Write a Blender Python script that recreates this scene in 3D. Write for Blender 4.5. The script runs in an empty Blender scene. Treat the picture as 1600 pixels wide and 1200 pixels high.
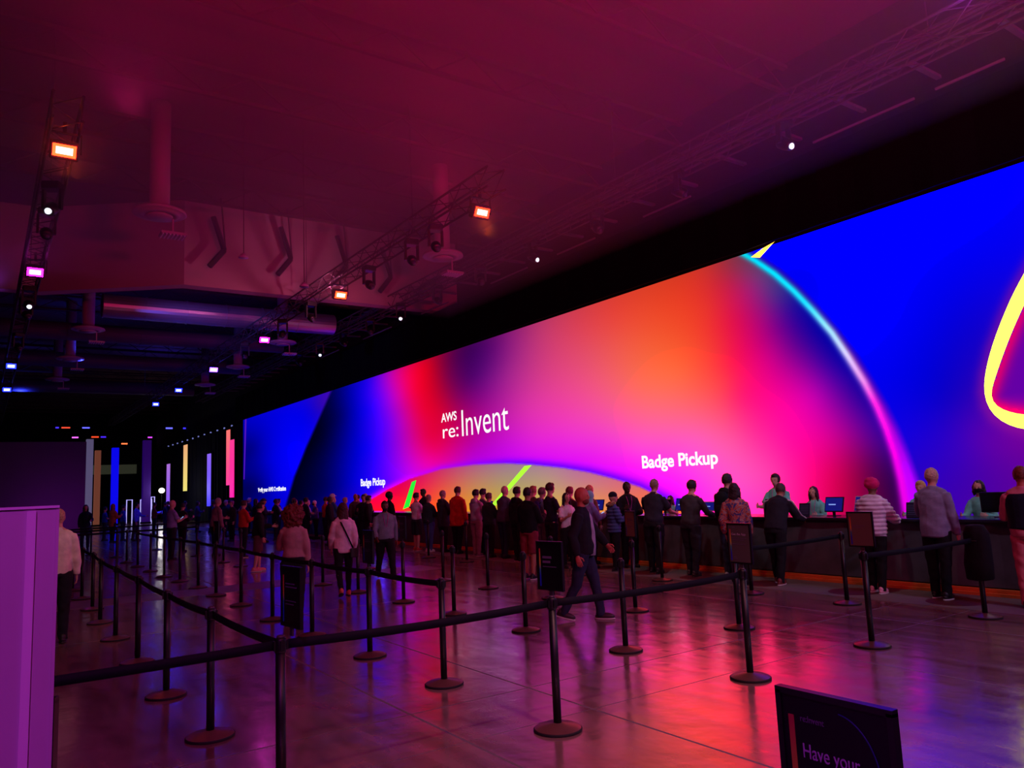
import bpy, bmesh, math, random
import numpy as np
from mathutils import Vector, Matrix
random.seed(7)
SC = bpy.context.scene
COL = SC.collection
PI = math.pi
# ---------------------------------------------------------------- camera, world, exposure
CAM_H = 1.8666
PITCH, ROLL, YAW = 0.12947, -0.043288, 0.605556
cd = bpy.data.cameras.new('camera'); cam = bpy.data.objects.new('camera', cd); COL.objects.link(cam)
fw = Vector((math.sin(YAW)*math.cos(PITCH), math.cos(YAW)*math.cos(PITCH), math.sin(PITCH)))
rt = Vector((math.cos(YAW), -math.sin(YAW), 0)); up = rt.cross(fw)
r2 = rt*math.cos(ROLL)+up*math.sin(ROLL); u2 = -rt*math.sin(ROLL)+up*math.cos(ROLL)
mw = Matrix((r2, u2, -fw)).transposed().to_4x4(); mw.translation = Vector((0, 0, CAM_H))
cam.matrix_world = mw
cd.sensor_width = 36; cd.sensor_fit = 'HORIZONTAL'; cd.lens = 1204.95/1600*36
cd.clip_start = 0.05; cd.clip_end = 400
SC.camera = cam
SC.view_settings.view_transform = 'Standard'; SC.view_settings.look = 'None'
SC.view_settings.exposure = 0; SC.view_settings.gamma = 1; SC.view_settings.use_curve_mapping = False
w = bpy.data.worlds.new('hall_air'); SC.world = w; w.use_nodes = True
w.node_tree.nodes['Background'].inputs[0].default_value = (0.25, 0.08, 0.6, 1)
w.node_tree.nodes['Background'].inputs[1].default_value = 0.004
SC.cycles.max_bounces = 5; SC.cycles.diffuse_bounces = 3; SC.cycles.glossy_bounces = 3
SC.cycles.transmission_bounces = 2; SC.cycles.volume_bounces = 0
SC.cycles.sample_clamp_indirect = 4.0; SC.cycles.use_denoising = True
SC.cycles.caustics_reflective = False; SC.cycles.caustics_refractive = False

def lamp(name, kind, loc, target, color, power, size=0.4, spot=70, blend=0.6, size_y=None):
    l = bpy.data.lights.new(name, kind); l.energy = power; l.color = color
    if kind == 'AREA':
        l.size = size
        if size_y: l.shape = 'RECTANGLE'; l.size_y = size_y
    else:
        l.shadow_soft_size = size
    if kind == 'SPOT': l.spot_size = math.radians(spot); l.spot_blend = blend
    o = bpy.data.objects.new(name, l); COL.objects.link(o); o.location = loc
    if target is not None:
        o.rotation_euler = (Vector(target)-Vector(loc)).to_track_quat('-Z', 'Y').to_euler()
    return o
# stage wash lamps: the orange, magenta and blue washes hang on the two lighting trusses (X = 1 and X = 9.1, z = 8)
ORANGE = (1.0, 0.10, 0.03); MAGENTA = (0.95, 0.04, 0.75); BLUE = (0.03, 0.05, 1.0); CRIMSON = (1.0, 0.01, 0.12)
VIOLET = (0.45, 0.05, 1.0); ROSE = (1.0, 0.22, 0.42)
# unseen spots added to tint the ceiling, without fixtures
for (x, y, c, p, s) in ((4.5, 9.0, CRIMSON, 420, 150), (9.5, 6.0, CRIMSON, 330, 150), (2.0, 15, (0.9, 0.01, 0.22), 170, 150),
                     (12.5, 5.0, VIOLET, 150, 150), (9.3, 16, CRIMSON, 150, 150), (0.0, 30, VIOLET, 60, 150), (10.0, 34, VIOLET, 45, 150),
                     (4, 44, BLUE, 330, 150), (2, 60, BLUE, 330, 150), (10, 56, BLUE, 260, 150), (7, 34.5, (0.12, 0.03, 1.0), 150, 150)):
    lamp('ceiling_fill', 'SPOT', (x, y, 9.0), (x, y+0.3, 12), c, p, 0.3, s, 1.0)
# fill spots added behind the camera to colour the roof, no fixture stands there
lamp('roof_fill', 'SPOT', (5.0, -5.0, 3.4), (6.6, 2.2, 12), (1.0, 0.0, 0.09), 15000, 0.4, 98, 0.8)
lamp('roof_fill', 'SPOT', (4.0, -5.0, 3.4), (7.5, 13.5, 11.9), (1.0, 0.0, 0.14), 6500, 0.4, 42, 0.8)
lamp('roof_fill', 'SPOT', (12.0, -5.0, 3.4), (14.0, 2.5, 12), (0.4, 0.0, 0.7), 1500, 0.4, 95, 1.0)
# washes pointing down at the queue; wash_front spots are added, unseen behind the camera
lamp('wash_front', 'SPOT', (1.0, -4.2, 7.2), (7.0, 9.5, 0), (1.0, 0.2, 0.4), 520, 0.2, 66, 1.0)
lamp('wash_front', 'SPOT', (9.1, -4.2, 7.2), (11.0, 8.0, 0), (0.70, 0.50, 0.95), 1000, 0.2, 110, 1.0)
lamp('wash_front', 'SPOT', (3.0, -1.5, 7.2), (6.0, 6.0, 0), (1.0, 0.04, 0.22), 560, 0.2, 90, 1.0)
lamp('wash_panel', 'SPOT', (-2.0, -2.5, 6.5), (0.0, 2.3, 1.2), (0.8, 0.06, 1.0), 720, 0.2, 60, 1.0)
lamp('wash_left_man', 'SPOT', (1.0, 6.9, 7.2), (1.1, 12.6, 1.3), (1.0, 0.62, 0.5), 230, 0.15, 30, 1.0)
lamp('wash_orange', 'SPOT', (9.1, 14.1, 7.9), (11.3, 13.0, 0), ORANGE, 470, 0.2, 100, 1.0)
lamp('wash_orange', 'SPOT', (1.0, 14.9, 7.9), (3.0, 13.0, 0), ORANGE, 200, 0.2, 100, 1.0)
lamp('wash_orange', 'SPOT', (9.1, 22.4, 7.9), (11.0, 20.0, 0), ORANGE, 380, 0.2, 100, 1.0)
lamp('wash_magenta', 'SPOT', (1.0, 23.4, 7.9), (3.5, 21.0, 0), MAGENTA, 170, 0.2, 110, 1.0)
lamp('wash_magenta', 'SPOT', (9.1, 30.3, 7.9), (10.0, 28.0, 0), MAGENTA, 170, 0.2, 110, 1.0)
for (x, y) in ((9.1, 38.4), (9.1, 46.4), (9.1, 54.0), (1.0, 40.0), (1.0, 48.3)):
    lamp('wash_blue', 'SPOT', (x, y, 7.9), (x, y-2, 0), BLUE, 1300 if x > 5 else 500, 0.2, 120, 1.0)
for (x, y, c) in ((9.1, 14.1, (1, .12, .03)), (1.0, 14.9, (1, .12, .03))):
    lamp('lamp_beam', 'SPOT', (x, y-.25, 8.05), (x, y-.6, 11), c, 22, 0.05, 50, 1.0)  # extra spots added to draw the glow above the two orange lamps
for x in (7.5, 11.0): lamp('counter_fill', 'SPOT', (9.1, x-1.5, 7.3), (12.8, x+.3, 1.0), (0.75, 0.9, 1.0), 200, 0.15, 58, 1.0)  # unseen spots added to brighten the staff behind the counter
lamp('wash_near', 'SPOT', (3.4, 1.2, 7.3), (4.3, 4.4, 0), (1.0, 0.5, 0.48), 620, 0.15, 46, 1.0)
# unseen spots added to brighten the bulkhead and the round duct
lamp('bulkhead_fill', 'SPOT', (9.1, 22.5, 8.1), (8.6, 27.0, 10.2), (1.0, 0.2, 0.42), 330, 0.08, 130, 0.8)
lamp('duct_fill', 'SPOT', (5.0, 28.5, 7.6), (8.0, 31.2, 9.3), (0.12, 0.1, 1.0), 900, 0.1, 100, 1.0)
lamp('wash_far', 'SPOT', (3.2, 42.6, 0.8), (3.6, 46.0, 0.9), (0.55, 0.03, 0.9), 150, 0.1, 130, 1.0)


def haze_box():
    m = bpy.data.materials.new('stage_haze'); m.use_nodes = True; nt = m.node_tree
    for n in list(nt.nodes): nt.nodes.remove(n)
    v = nt.nodes.new('ShaderNodeVolumePrincipled'); o = nt.nodes.new('ShaderNodeOutputMaterial')
    v.inputs['Density'].default_value = 0.08; v.inputs['Color'].default_value = (0.9, 0.9, 0.9, 1); v.inputs['Anisotropy'].default_value = 0.3
    nt.links.new(v.outputs[0], o.inputs['Volume'])
    bm = bmesh.new(); bmesh.ops.create_cube(bm, size=1.0)
    me = bpy.data.meshes.new('stage_haze'); 
    for q in bm.verts: q.co = Vector((-0.6+q.co.x*26.8, 9.6+q.co.y*24.8, 9.7+q.co.z*4.5))
    bm.to_mesh(me); bm.free(); me.materials.append(m)
    ob = bpy.data.objects.new('stage_haze', me); COL.objects.link(ob); ob['kind'] = 'stuff'; ob['label'] = 'crimson stage haze drifting under the roof near the camera'; ob['category'] = 'haze'
haze_box()
# ---------------------------------------------------------------- materials
def srgb(c):
    f = lambda u: (u/12.92 if u <= 0.04045 else ((u+0.055)/1.055)**2.4)
    return tuple(f(v/255.0) for v in c)
def setin(b, name, v):
    if name in b.inputs: b.inputs[name].default_value = v
MATS = {}
def mat(name, c, rough=0.6, metal=0.0, spec=0.5, noise=0.0, nscale=8.0, bump=0.0, bscale=30.0, emit=None, estr=0.0, coat=0.0):
    if name in MATS: return MATS[name]
    m = bpy.data.materials.new(name); m.use_nodes = True; nt = m.node_tree; b = nt.nodes['Principled BSDF']
    col = srgb(c)+(1,)
    setin(b, 'Base Color', col); setin(b, 'Roughness', rough); setin(b, 'Metallic', metal); setin(b, 'Specular IOR Level', spec)
    setin(b, 'Coat Weight', coat)
    if noise or bump:
        tc = nt.nodes.new('ShaderNodeTexCoord')
    if noise:
        n = nt.nodes.new('ShaderNodeTexNoise'); n.inputs['Scale'].default_value = nscale; n.inputs['Detail'].default_value = 4
        nt.links.new(tc.outputs['Object'], n.inputs['Vector'])
        r = nt.nodes.new('ShaderNodeValToRGB'); nt.links.new(n.outputs['Fac'], r.inputs[0])
        r.color_ramp.elements[0].position = 0.3; r.color_ramp.elements[1].position = 0.7
        r.color_ramp.elements[0].color = tuple(x*(1-noise) for x in col[:3])+(1,)
        r.color_ramp.elements[1].color = tuple(min(1, x*(1+noise)) for x in col[:3])+(1,)
        nt.links.new(r.outputs[0], b.inputs['Base Color'])
    if bump:
        n2 = nt.nodes.new('ShaderNodeTexNoise'); n2.inputs['Scale'].default_value = bscale; n2.inputs['Detail'].default_value = 3
        nt.links.new(tc.outputs['Object'], n2.inputs['Vector'])
        bp = nt.nodes.new('ShaderNodeBump'); bp.inputs['Strength'].default_value = bump; bp.inputs['Distance'].default_value = 0.02
        nt.links.new(n2.outputs['Fac'], bp.inputs['Height']); nt.links.new(bp.outputs[0], b.inputs['Normal'])
    if emit is not None:
        setin(b, 'Emission Color', srgb(emit)+(1,)); setin(b, 'Emission Strength', estr)
    MATS[name] = m
    return m
def cloth(c, name=None):
    return mat(name or 'cloth_%d_%d_%d' % tuple(c), c, 0.85, spec=0.25, noise=0.18, nscale=9, bump=0.35, bscale=14)

# ---------------------------------------------------------------- object helpers
def tag(o, label=None, cat=None, group=None, kind=None):
    if label: o['label'] = label
    if cat: o['category'] = cat
    if group: o['group'] = group
    if kind: o['kind'] = kind
    return o
def empty(name, loc, rz=0.0, label=None, cat=None, group=None):
    o = bpy.data.objects.new(name, None); COL.objects.link(o); o.location = loc; o.rotation_euler = (0, 0, rz)
    o.empty_display_size = 0.1
    return tag(o, label, cat, group)
def obj(name, bm, m, parent=None, smooth=False, label=None):
    me = bpy.data.meshes.new(name)
    bmesh.ops.recalc_face_normals(bm, faces=bm.faces[:])
    bm.to_mesh(me); bm.free()
    if isinstance(m, (list, tuple)):
        for x in m: me.materials.append(x)
    elif m: me.materials.append(m)
    if smooth: me.polygons.foreach_set('use_smooth', [True]*len(me.polygons))
    o = bpy.data.objects.new(name, me); COL.objects.link(o)
    if parent is not None: o.parent = parent
    if label: o['label'] = label
    return o
def copy_tree(o, parent=None):
    c = o.copy(); COL.objects.link(c)
    for k in ('label', 'category', 'group'):
        if parent is None and k in c: del c[k]
    if parent is not None: c.parent = parent
    for ch in list(o.children): copy_tree(ch, c)
    return c
def struct(name, bm, m, **k):
    return tag(obj(name, bm, m, **k), kind='structure')
def box(bm, x0, x1, y0, y1, z0, z1, bev=0.0):
    vs = [bm.verts.new(p) for p in ((x0,y0,z0),(x1,y0,z0),(x1,y1,z0),(x0,y1,z0),(x0,y0,z1),(x1,y0,z1),(x1,y1,z1),(x0,y1,z1))]
    fs = [bm.faces.new([vs[i] for i in f]) for f in ((0,3,2,1),(4,5,6,7),(0,1,5,4),(1,2,6,5),(2,3,7,6),(3,0,4,7))]
    if bev:
        es = list({e for f in fs for e in f.edges})
        bmesh.ops.bevel(bm, geom=es, offset=bev, segments=2, affect='EDGES', profile=0.5)
    return fs
def BM(): return bmesh.new()
def bx(*a, **k):
    bm = BM(); box(bm, *a, **k); return bm
def frame_for(t, xd):
    t = t.normalized(); s = xd - t*xd.dot(t)
    if s.length < 1e-4:
        s = Vector((0, 1, 0)) - t*t.y
        if s.length < 1e-4: s = Vector((1, 0, 0))
    s.normalize(); return s, t.cross(s)
def loft(bm, pts, rad, xd=Vector((1, 0, 0)), n=12, cap=0.6, twist=0.0):
    """closed tube through pts with elliptical sections; cap = roundness of the ends"""
    pts = [Vector(p) for p in pts]; rad = [(r, r) if not isinstance(r, (tuple, list)) else r for r in rad]
    P, Rr, T = [], [], []
    m = len(pts)
    for i in range(m):
        t = (pts[min(i+1, m-1)]-pts[max(i-1, 0)]).normalized(); T.append(t)
    def capr(p, t, r, sgn):
        out = []
        for a in ((0.5, 0.87), (0.87, 0.5)):
            out.append((p+t*sgn*cap*min(r)*a[0], (r[0]*a[1], r[1]*a[1])))
        return out
    rings = []
    if cap > 0:
        for p, r in reversed(capr(pts[0], T[0], rad[0], -1)): rings.append((p, r, T[0]))
    for i in range(m): rings.append((pts[i], rad[i], T[i]))
    if cap > 0:
        for p, r in capr(pts[-1], T[-1], rad[-1], 1): rings.append((p, r, T[-1]))
    V = []
    for p, r, t in rings:
        s, q = frame_for(t, xd)
        V.append([bm.verts.new(p+s*r[0]*math.cos(2*PI*k/n)+q*r[1]*math.sin(2*PI*k/n)) for k in range(n)])
    for a, b in zip(V[:-1], V[1:]):
        for k in range(n): bm.faces.new((a[k], a[(k+1) % n], b[(k+1) % n], b[k]))
    if cap > 0:
        c0 = bm.verts.new(pts[0]-T[0]*cap*min(rad[0])); c1 = bm.verts.new(pts[-1]+T[-1]*cap*min(rad[-1]))
        for k in range(n):
            bm.faces.new((c0, V[0][(k+1) % n], V[0][k])); bm.faces.new((c1, V[-1][k], V[-1][(k+1) % n]))
    else:
        bm.faces.new(V[0][::-1]); bm.faces.new(V[-1])
def rod(bm, a, b, r, n=8): loft(bm, [a, b], [r, r], n=n, cap=0)
def ell(bm, c, r, n=14, m=9, rot=None):
    c = Vector(c); V = []
    rot = rot or Matrix.Identity(3)
    top = bm.verts.new(c+rot@Vector((0, 0, r[2]))); bot = bm.verts.new(c-rot@Vector((0, 0, r[2])))
    for i in range(1, m):
        th = PI*i/m
        V.append([bm.verts.new(c+rot@Vector((r[0]*math.sin(th)*math.cos(2*PI*k/n), r[1]*math.sin(th)*math.sin(2*PI*k/n), r[2]*math.cos(th)))) for k in range(n)])
    for k in range(n):
        bm.faces.new((top, V[0][k], V[0][(k+1) % n])); bm.faces.new((bot, V[-1][(k+1) % n], V[-1][k]))
    for a, b in zip(V[:-1], V[1:]):
        for k in range(n): bm.faces.new((a[k], b[k], b[(k+1) % n], a[(k+1) % n]))
def lathe(bm, prof, c=(0, 0, 0), n=28):
    V = []
    for r, z in prof:
        if r < 1e-5: V.append([bm.verts.new((c[0], c[1], c[2]+z))])
        else: V.append([bm.verts.new((c[0]+r*math.cos(2*PI*k/n), c[1]+r*math.sin(2*PI*k/n), c[2]+z)) for k in range(n)])
    for a, b in zip(V[:-1], V[1:]):
        for k in range(n):
            if len(a) == 1 and len(b) == 1: break
            if len(a) == 1: bm.faces.new((a[0], b[k], b[(k+1) % n]))
            elif len(b) == 1: bm.faces.new((a[k], a[(k+1) % n], b[0]))
            else: bm.faces.new((a[k], a[(k+1) % n], b[(k+1) % n], b[k]))
def text(name, body, m, M, size=1.0, width=None, parent=None, bold=0.0, extr=0.002):
    c = bpy.data.curves.new(name, 'FONT'); c.body = body; c.size = size; c.extrude = extr; c.offset = bold
    c.materials.append(m)
    o = bpy.data.objects.new(name, c); COL.objects.link(o)
    bpy.context.view_layer.update()
    d = o.dimensions.x
    if width and d > 0:
        sx = width/d
        M = M @ Matrix.Diagonal((sx, 1, 1, 1))
    dg = bpy.context.evaluated_depsgraph_get()
    me = bpy.data.meshes.new_from_object(o.evaluated_get(dg))
    bpy.data.objects.remove(o)
    me.transform(M)
    o = bpy.data.objects.new(name, me); COL.objects.link(o)
    if parent is not None: o.parent = parent
    return o
# ================================================================ the video wall (plane X = 15, Y = -4 .. 54.8)
SX = 15.0
R0="54.14,6.9,0,0,200 54.43,3.4,0,0,140 52.31,6.83,0,0,200 52.91,5.06,0,0,110 52.9,2.49,0,0,70 48.96,6.64,0,0,215 50.32,5.31,0,0,190 50.32,3.66,0,0,170 48.98,4.01,0,0,220 50.33,2.03,0,0,120 48.35,1.6,0,0,200 45.23,6.67,0,0,235 45.26,4.58,0,0,255 47.08,2.75,0,0,245 41.94,6.52,0,0,235 41.45,5.76,0,0,235 39.48,6.61,70,10,150 40.25,6.35,30,0,190"
R1="38.55,6.78,0,0,60 40,4.94,0,0,25 42.55,2.97,0,0,40 44.19,1.57,0,0,30 35.96,6.93,0,0,170 37.26,5.71,0,0,80 38.19,4.14,0,0,90 39.15,2.19,0,0,80 42.07,1.2,0,0,60 33.64,7.03,0,0,255 33.7,5.66,0,0,255 33.78,3.86,0,0,255 34.97,2.4,0,0,235 33.16,1.76,40,0,255 32.21,6.93,130,0,240 31.92,6.06,120,0,255 31.31,4.84,110,0,255 30.73,3.67,140,0,230 31.43,2.58,110,0,255 31.07,6.88,225,0,170 30.61,5.91,215,0,200 30.05,4.73,200,0,200 29.5,3.59,210,0,190 29.56,2.56,200,0,255 29.32,6.86,255,0,60 28.78,5.96,255,0,30 28.26,5.1,245,0,30 27.77,4,230,0,40 27.26,3.45,235,0,70 27.84,2.84,255,0,170 27.87,6.86,250,0,10 26.84,5.98,190,0,40 26.64,4.93,220,0,50 26.52,6.84,130,0,60 26.05,6.13,110,0,90 25.37,5.29,120,0,100 24.48,4.46,170,0,120 24.32,3.5,190,0,150 24.36,2.98,170,0,230 21.86,2.71,200,0,255 25.5,6.93,70,0,80 24.31,6.98,45,0,80 24.38,5.9,60,0,100 23.98,5.13,120,0,130 22.87,5.46,140,20,140 22.77,6.83,90,0,110 21.55,6.85,150,30,130 21.63,5.74,170,40,140 20.98,4.34,225,50,170 20.34,3.22,235,40,210 20.04,2.58,215,0,255 19.7,6.83,200,60,110 19.81,5.47,215,60,130 18.91,4.12,240,60,170 18.36,3.08,240,50,220 18.12,2.33,220,0,255 18.05,6.82,215,60,80 17.54,5.53,225,80,110 17.07,4.31,245,85,140 16.61,3.14,245,70,200 16.17,2.12,250,0,255 16.28,6.84,230,60,50 15.85,5.63,240,90,70 15.44,4.48,250,110,80 15.53,3.42,255,95,150 15.6,2.71,255,85,220 14.94,1.82,255,20,255 14.24,6.83,225,60,35 14.11,5.67,240,80,45 13.98,4.62,255,110,60 13.86,3.6,255,100,120 13.5,2.74,255,90,210 13.8,1.95,255,60,240 14.28,1.47,255,0,255 12.86,7.1,220,50,40 12.75,6.07,225,60,40 12.65,5.07,235,60,50 12.54,4.09,255,80,60 12.62,3.31,255,90,110 12.5,2.52,255,100,170 12.2,1.74,255,90,190 13.02,1.29,255,60,230 12.05,7.08,140,40,60 12.1,6.49,215,10,70 12,5.59,230,0,70 12.09,4.66,255,0,80 12,3.71,255,0,120 11.72,2.77,255,40,150 11.28,1.86,255,70,170 11.51,1.28,255,60,190 11.68,6.82,110,60,90 11.46,6.26,190,0,150 11.26,5.44,190,0,130 11.18,4.51,235,0,150 10.92,3.59,255,0,150 10.69,2.55,255,0,160 10.44,1.83,255,0,150 10.36,1.13,255,0,130 11.16,6.5,90,90,110 10.85,5.96,60,70,130 10.56,5.45,60,0,150 10.47,4.69,90,0,130 10.21,4.07,160,0,150 10.11,3.49,240,0,200 9.88,2.63,245,0,160 9.82,1.8,240,0,80 9.74,1.13,225,0,60 10.22,5.52,0,0,170 9.8,4.86,0,0,170 9.71,4.28,30,0,160 9.5,3.42,110,0,150 9.29,2.58,170,0,140 9.21,2.05,150,0,80 9.21,1.39,150,0,60 9.28,4.07,0,0,170 8.99,3.36,20,0,150 8.73,2.54,70,0,170 8.8,1.9,50,0,60 8.74,1.25,35,0,50 8.56,2.92,20,0,170 8.44,2.14,70,0,150 8.44,1.5,50,0,80"
R2="32.15,1.46,255,0,80 30.52,1.72,240,0,50 29.03,1.56,245,40,60 28.15,2.2,230,30,90 26.81,2.29,215,60,80 26.85,1.71,240,90,60 24.86,2.34,190,100,110 24.44,1.74,200,140,80 22.29,2.25,165,135,130 21.94,1.69,170,160,90 19.73,2.16,185,140,130 19.78,1.65,190,160,110 18.46,1.96,190,110,150 17.89,1.52,215,140,100 16.74,1.65,215,110,120 15.72,1.35,240,110,90 14.88,1.22,250,110,60"
R3="11.09,7.1,0,0,255 10.16,6.1,0,0,240 9.32,6.46,0,0,255 8.08,4.8,0,0,255 6.67,6.35,0,0,255 5.61,6.97,0,0,255 8.81,4.4,0,0,255 7.59,3.44,0,0,215 7.27,3.15,0,0,190 8.08,2.49,20,0,230 7.14,2.18,50,0,200 7.69,1.49,50,0,180 6.97,1.7,60,0,170 6.2,1.9,70,0,160 5.79,5.49,0,0,240 6.68,4.27,10,0,200 6.78,2.39,110,0,170 6.81,3.1,40,0,180 6.16,2.23,150,0,150 6.2,4.65,20,0,210"
LINE_A = [(38.63, 6.89), (40.16, 5.82), (42.2, 4.39), (44.16, 2.85), (45.55, 1.39)]
ARCH = [(35.97, 0.87), (33.89, 1.39), (31.79, 1.88), (29.58, 2.29), (26.79, 2.59), (24.38, 2.65), (22.26, 2.6), (20.76, 2.49), (19.06, 2.31), (17.84, 2.13), (16.72, 1.9), (15.7, 1.65), (14.65, 1.26), (14.11, 0.97)]
ARC = [(11.83, 7.31), (11.3, 6.89), (10.8, 6.44), (10.34, 5.93), (9.91, 5.38), (9.5, 4.8), (9.19, 4.24), (8.89, 3.65), (8.67, 3.12), (8.52, 2.65), (8.4, 2.13), (8.33, 1.62), (8.29, 1.0)]
BAND = [(11.64, 7.29), (11.12, 6.89), (10.63, 6.44), (10.17, 5.92), (9.75, 5.35), (9.35, 4.78), (9.0, 4.21), (8.71, 3.63), (8.47, 3.1), (8.29, 2.63), (8.14, 2.12), (8.02, 1.62), (7.97, 1.0)]
TRI_O = [(5.73, 5.13), (5.91, 4.88), (6.17, 4.41), (6.4, 3.93), (6.56, 3.48), (6.62, 3.17), (6.6, 2.91), (6.49, 2.69), (6.28, 2.52), (6.04, 2.42)]
TRI_I = [(5.79, 4.59), (6.01, 4.2), (6.22, 3.78), (6.39, 3.4), (6.52, 3.1), (6.52, 2.98), (6.43, 2.86), (6.25, 2.76), (6.01, 2.68)]
TIP = [(11.4, 7.0), (11.05, 7.12), (10.73, 7.18), (10.69, 7.2), (11.15, 6.92)]
BAR1 = [(29.35, 2.15), (28.94, 2.22), (29.64, 1.12), (30.25, 1.01)]
BAR2 = [(21.12, 2.46), (20.72, 2.47), (22.98, 1.16), (23.53, 1.02)]
def uv(Y, z): return 17.7*np.log(np.asarray(Y, float)+10.4), np.asarray(z, float)
def field(spec, U, V):
    a = np.array([[float(t) for t in s.split(',')] for s in spec.split()])
    pu, pv = uv(a[:, 0], a[:, 1])
    # smooth radial interpolation of the picture's colours
    n = len(a); D = np.sqrt((pu[:, None]-pu)**2+(pv[:, None]-pv)**2+0.09)
    A = np.zeros((n+3, n+3)); A[:n, :n] = -D+0.6*np.eye(n); A[:n, n] = 1; A[:n, n+1] = pu; A[:n, n+2] = pv; A[n:, :n] = A[:n, n:].T
    W = np.linalg.solve(A, np.r_[a[:, 2:5], np.zeros((3, 3))])
    out = W[n]+U[..., None]*W[n+1]*0+V[..., None]*0
    Uc = np.clip(U, pu.min()-.3, pu.max()+.3); Vc = np.clip(V, pv.min()-.3, pv.max()+.3)
    out = W[n]+Uc[..., None]*W[n+1]+Vc[..., None]*W[n+2]
    for i in range(n): out -= np.sqrt((Uc-pu[i])**2+(Vc-pv[i])**2+0.09)[..., None]*W[i]
    return np.clip(out, 0, 255)
def signed(poly, U, V):
    """distance to a polyline and the side of it (sign of the cross product with the nearest segment)"""
    p = np.array(poly); pu, pv = uv(p[:, 0], p[:, 1])
    best = np.full(U.shape, 1e9); side = np.zeros(U.shape)
    for i in range(len(p)-1):
        ax, ay, bx_, by_ = pu[i], pv[i], pu[i+1], pv[i+1]
        dx, dy = bx_-ax, by_-ay; L2 = dx*dx+dy*dy
        t = ((U-ax)*dx+(V-ay)*dy)/L2
        tc = np.clip(t, 0 if i else -9, 1 if i < len(p)-2 else 9)
        d = np.hypot(U-ax-tc*dx, V-ay-tc*dy); s = dx*(V-ay)-dy*(U-ax)
        m = d < best; best[m] = d[m]; side[m] = np.sign(s[m])
    return best*side
def inside(poly, U, V):
    p = np.array(poly); pu, pv = uv(p[:, 0], p[:, 1]); r = np.zeros(U.shape, bool); n = len(p)
    for i in range(n):
        j = (i+1) % n
        c = ((pv[i] > V) != (pv[j] > V)) & (U < (pu[j]-pu[i])*(V-pv[i])/(pv[j]-pv[i]+1e-12)+pu[i])
        r ^= c
    return r
def step(x, e): return np.clip(x/e+0.5, 0, 1)[..., None]
def art(Y, z):
    U, V = uv(Y, z)
    c0 = field(R0, U, V); c1 = field(R1, U, V); c2 = field(R2, U, V); c3 = field(R3, U, V)
    dA = signed(LINE_A, U, V)       # beyond the line: larger Y
    k = step(dA*SA, 0.16); c = c1*(1-k)+c0*k
    dB = signed(ARCH, U, V)*SB      # positive below the arch
    glow = np.exp(-(np.minimum(dB, 0)/0.16)**2)[..., None]*0.85
    gt = np.clip((U-uv(21, 0)[0])/(uv(31, 0)[0]-uv(21, 0)[0]), 0, 1)[..., None]
    gcol = np.array([90., 0, 255])*(1-gt)+np.array([235., 0, 255])*gt
    c = c*(1-glow)+gcol*glow
    k = step(dB, 0.07); c = c*(1-k)+c2*k
    dC = signed(ARC, U, V)*SCc      # positive right of the arc
    k = step(dC, 0.06)
    band = signed(BAND, U, V)*SCc
    bk = step(-band, 0.16)*step(V*0+7.5, 1)
    bc = np.array([165., 0, 256])*np.clip((7.2-V)/5.5, 0.45, 1)[..., None]+np.array([35., 0, 10])*np.clip((3.5-V)/2.5, 0, 1)[..., None]
    right = c3*(1-bk)+np.clip(bc, 0, 255)*bk
    c = c*(1-k)+right*k
    # the bright tube of the arc
    tube = np.exp(-(dC/(0.07+0.004*(7.3-V)))**2)[..., None]
    tcs = np.array([[1.0, 235, 0, 235], [2.4, 255, 0, 240], [3.2, 255, 40, 235], [3.7, 245, 150, 245], [4.3, 225, 215, 255], [5.0, 150, 240, 255], [5.6, 30, 235, 255], [6.6, 0, 235, 255], [7.3, 0, 220, 245]])
    tc = np.stack([np.interp(V, tcs[:, 0], tcs[:, j]) for j in (1, 2, 3)], -1)
    c = c*(1-tube)+tc*tube
    # inside of the yellow triangle
    tri = TRI_I+[(4.6, 2.6), (3.6, 2.9), (3.7, 4.6), (4.6, 5.9), (5.3, 5.6)]
    ins = inside(tri, U, V)
    dT = np.abs(signed(TRI_I, U, V))
    tin = np.array([100., 0, 165])+(np.array([225., 0, 110])-np.array([100., 0, 165]))*np.exp(-(dT/0.16)**2)[..., None]
    tin = tin+np.array([60., 0, 0])*np.clip((3.1-V)/0.5, 0, 1)[..., None]
    c = np.where(ins[..., None], tin, c)
    dO = signed(TRI_O, U, V); halo = np.exp(-(np.abs(dO)/0.14)**2)[..., None]*0.55*(~ins)[..., None]
    c = c*(1-halo)+np.array([150., 20, 150])*halo
    return np.clip(c, 0, 255)
# orientation of the polylines
def _sgn(poly, Y, z): return float(np.sign(signed(poly, np.array([uv(Y, z)[0]]), np.array([float(z)]))[0]))
SA = _sgn(LINE_A, 50, 3.0); SB = _sgn(ARCH, 24, 1.6); SCc = _sgn(ARC, 6.0, 3.0)
HOT = 2.1
NU, NV = 1250, 140
us = np.linspace(np.log(-4+10.4), np.log(54.77+10.4), NU); Ys = np.exp(us)-10.4
zs = np.linspace(0.75, 7.13, NV)
YY, ZZ = np.meshgrid(Ys, zs, indexing='ij')
rgb = art(YY, ZZ)
verts = np.stack([np.full(YY.size, SX), YY.ravel(), ZZ.ravel()], 1).tolist(); cols = rgb.reshape(-1, 3).tolist()
faces = []
for i in range(NU-1):
    for j in range(NV-1):
        a = i*NV+j; faces.append((a, a+1, a+NV+1, a+NV))
def strip(outer, inner, colr, x):
    b = len(verts)
    n = min(len(outer), len(inner))
    for k in range(n):
        for p in (outer[k], inner[k]): verts.append([x, p[0], p[1]]); cols.append(colr)
    for k in range(n-1): faces.append((b+2*k, b+2*k+1, b+2*k+3, b+2*k+2))
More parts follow.
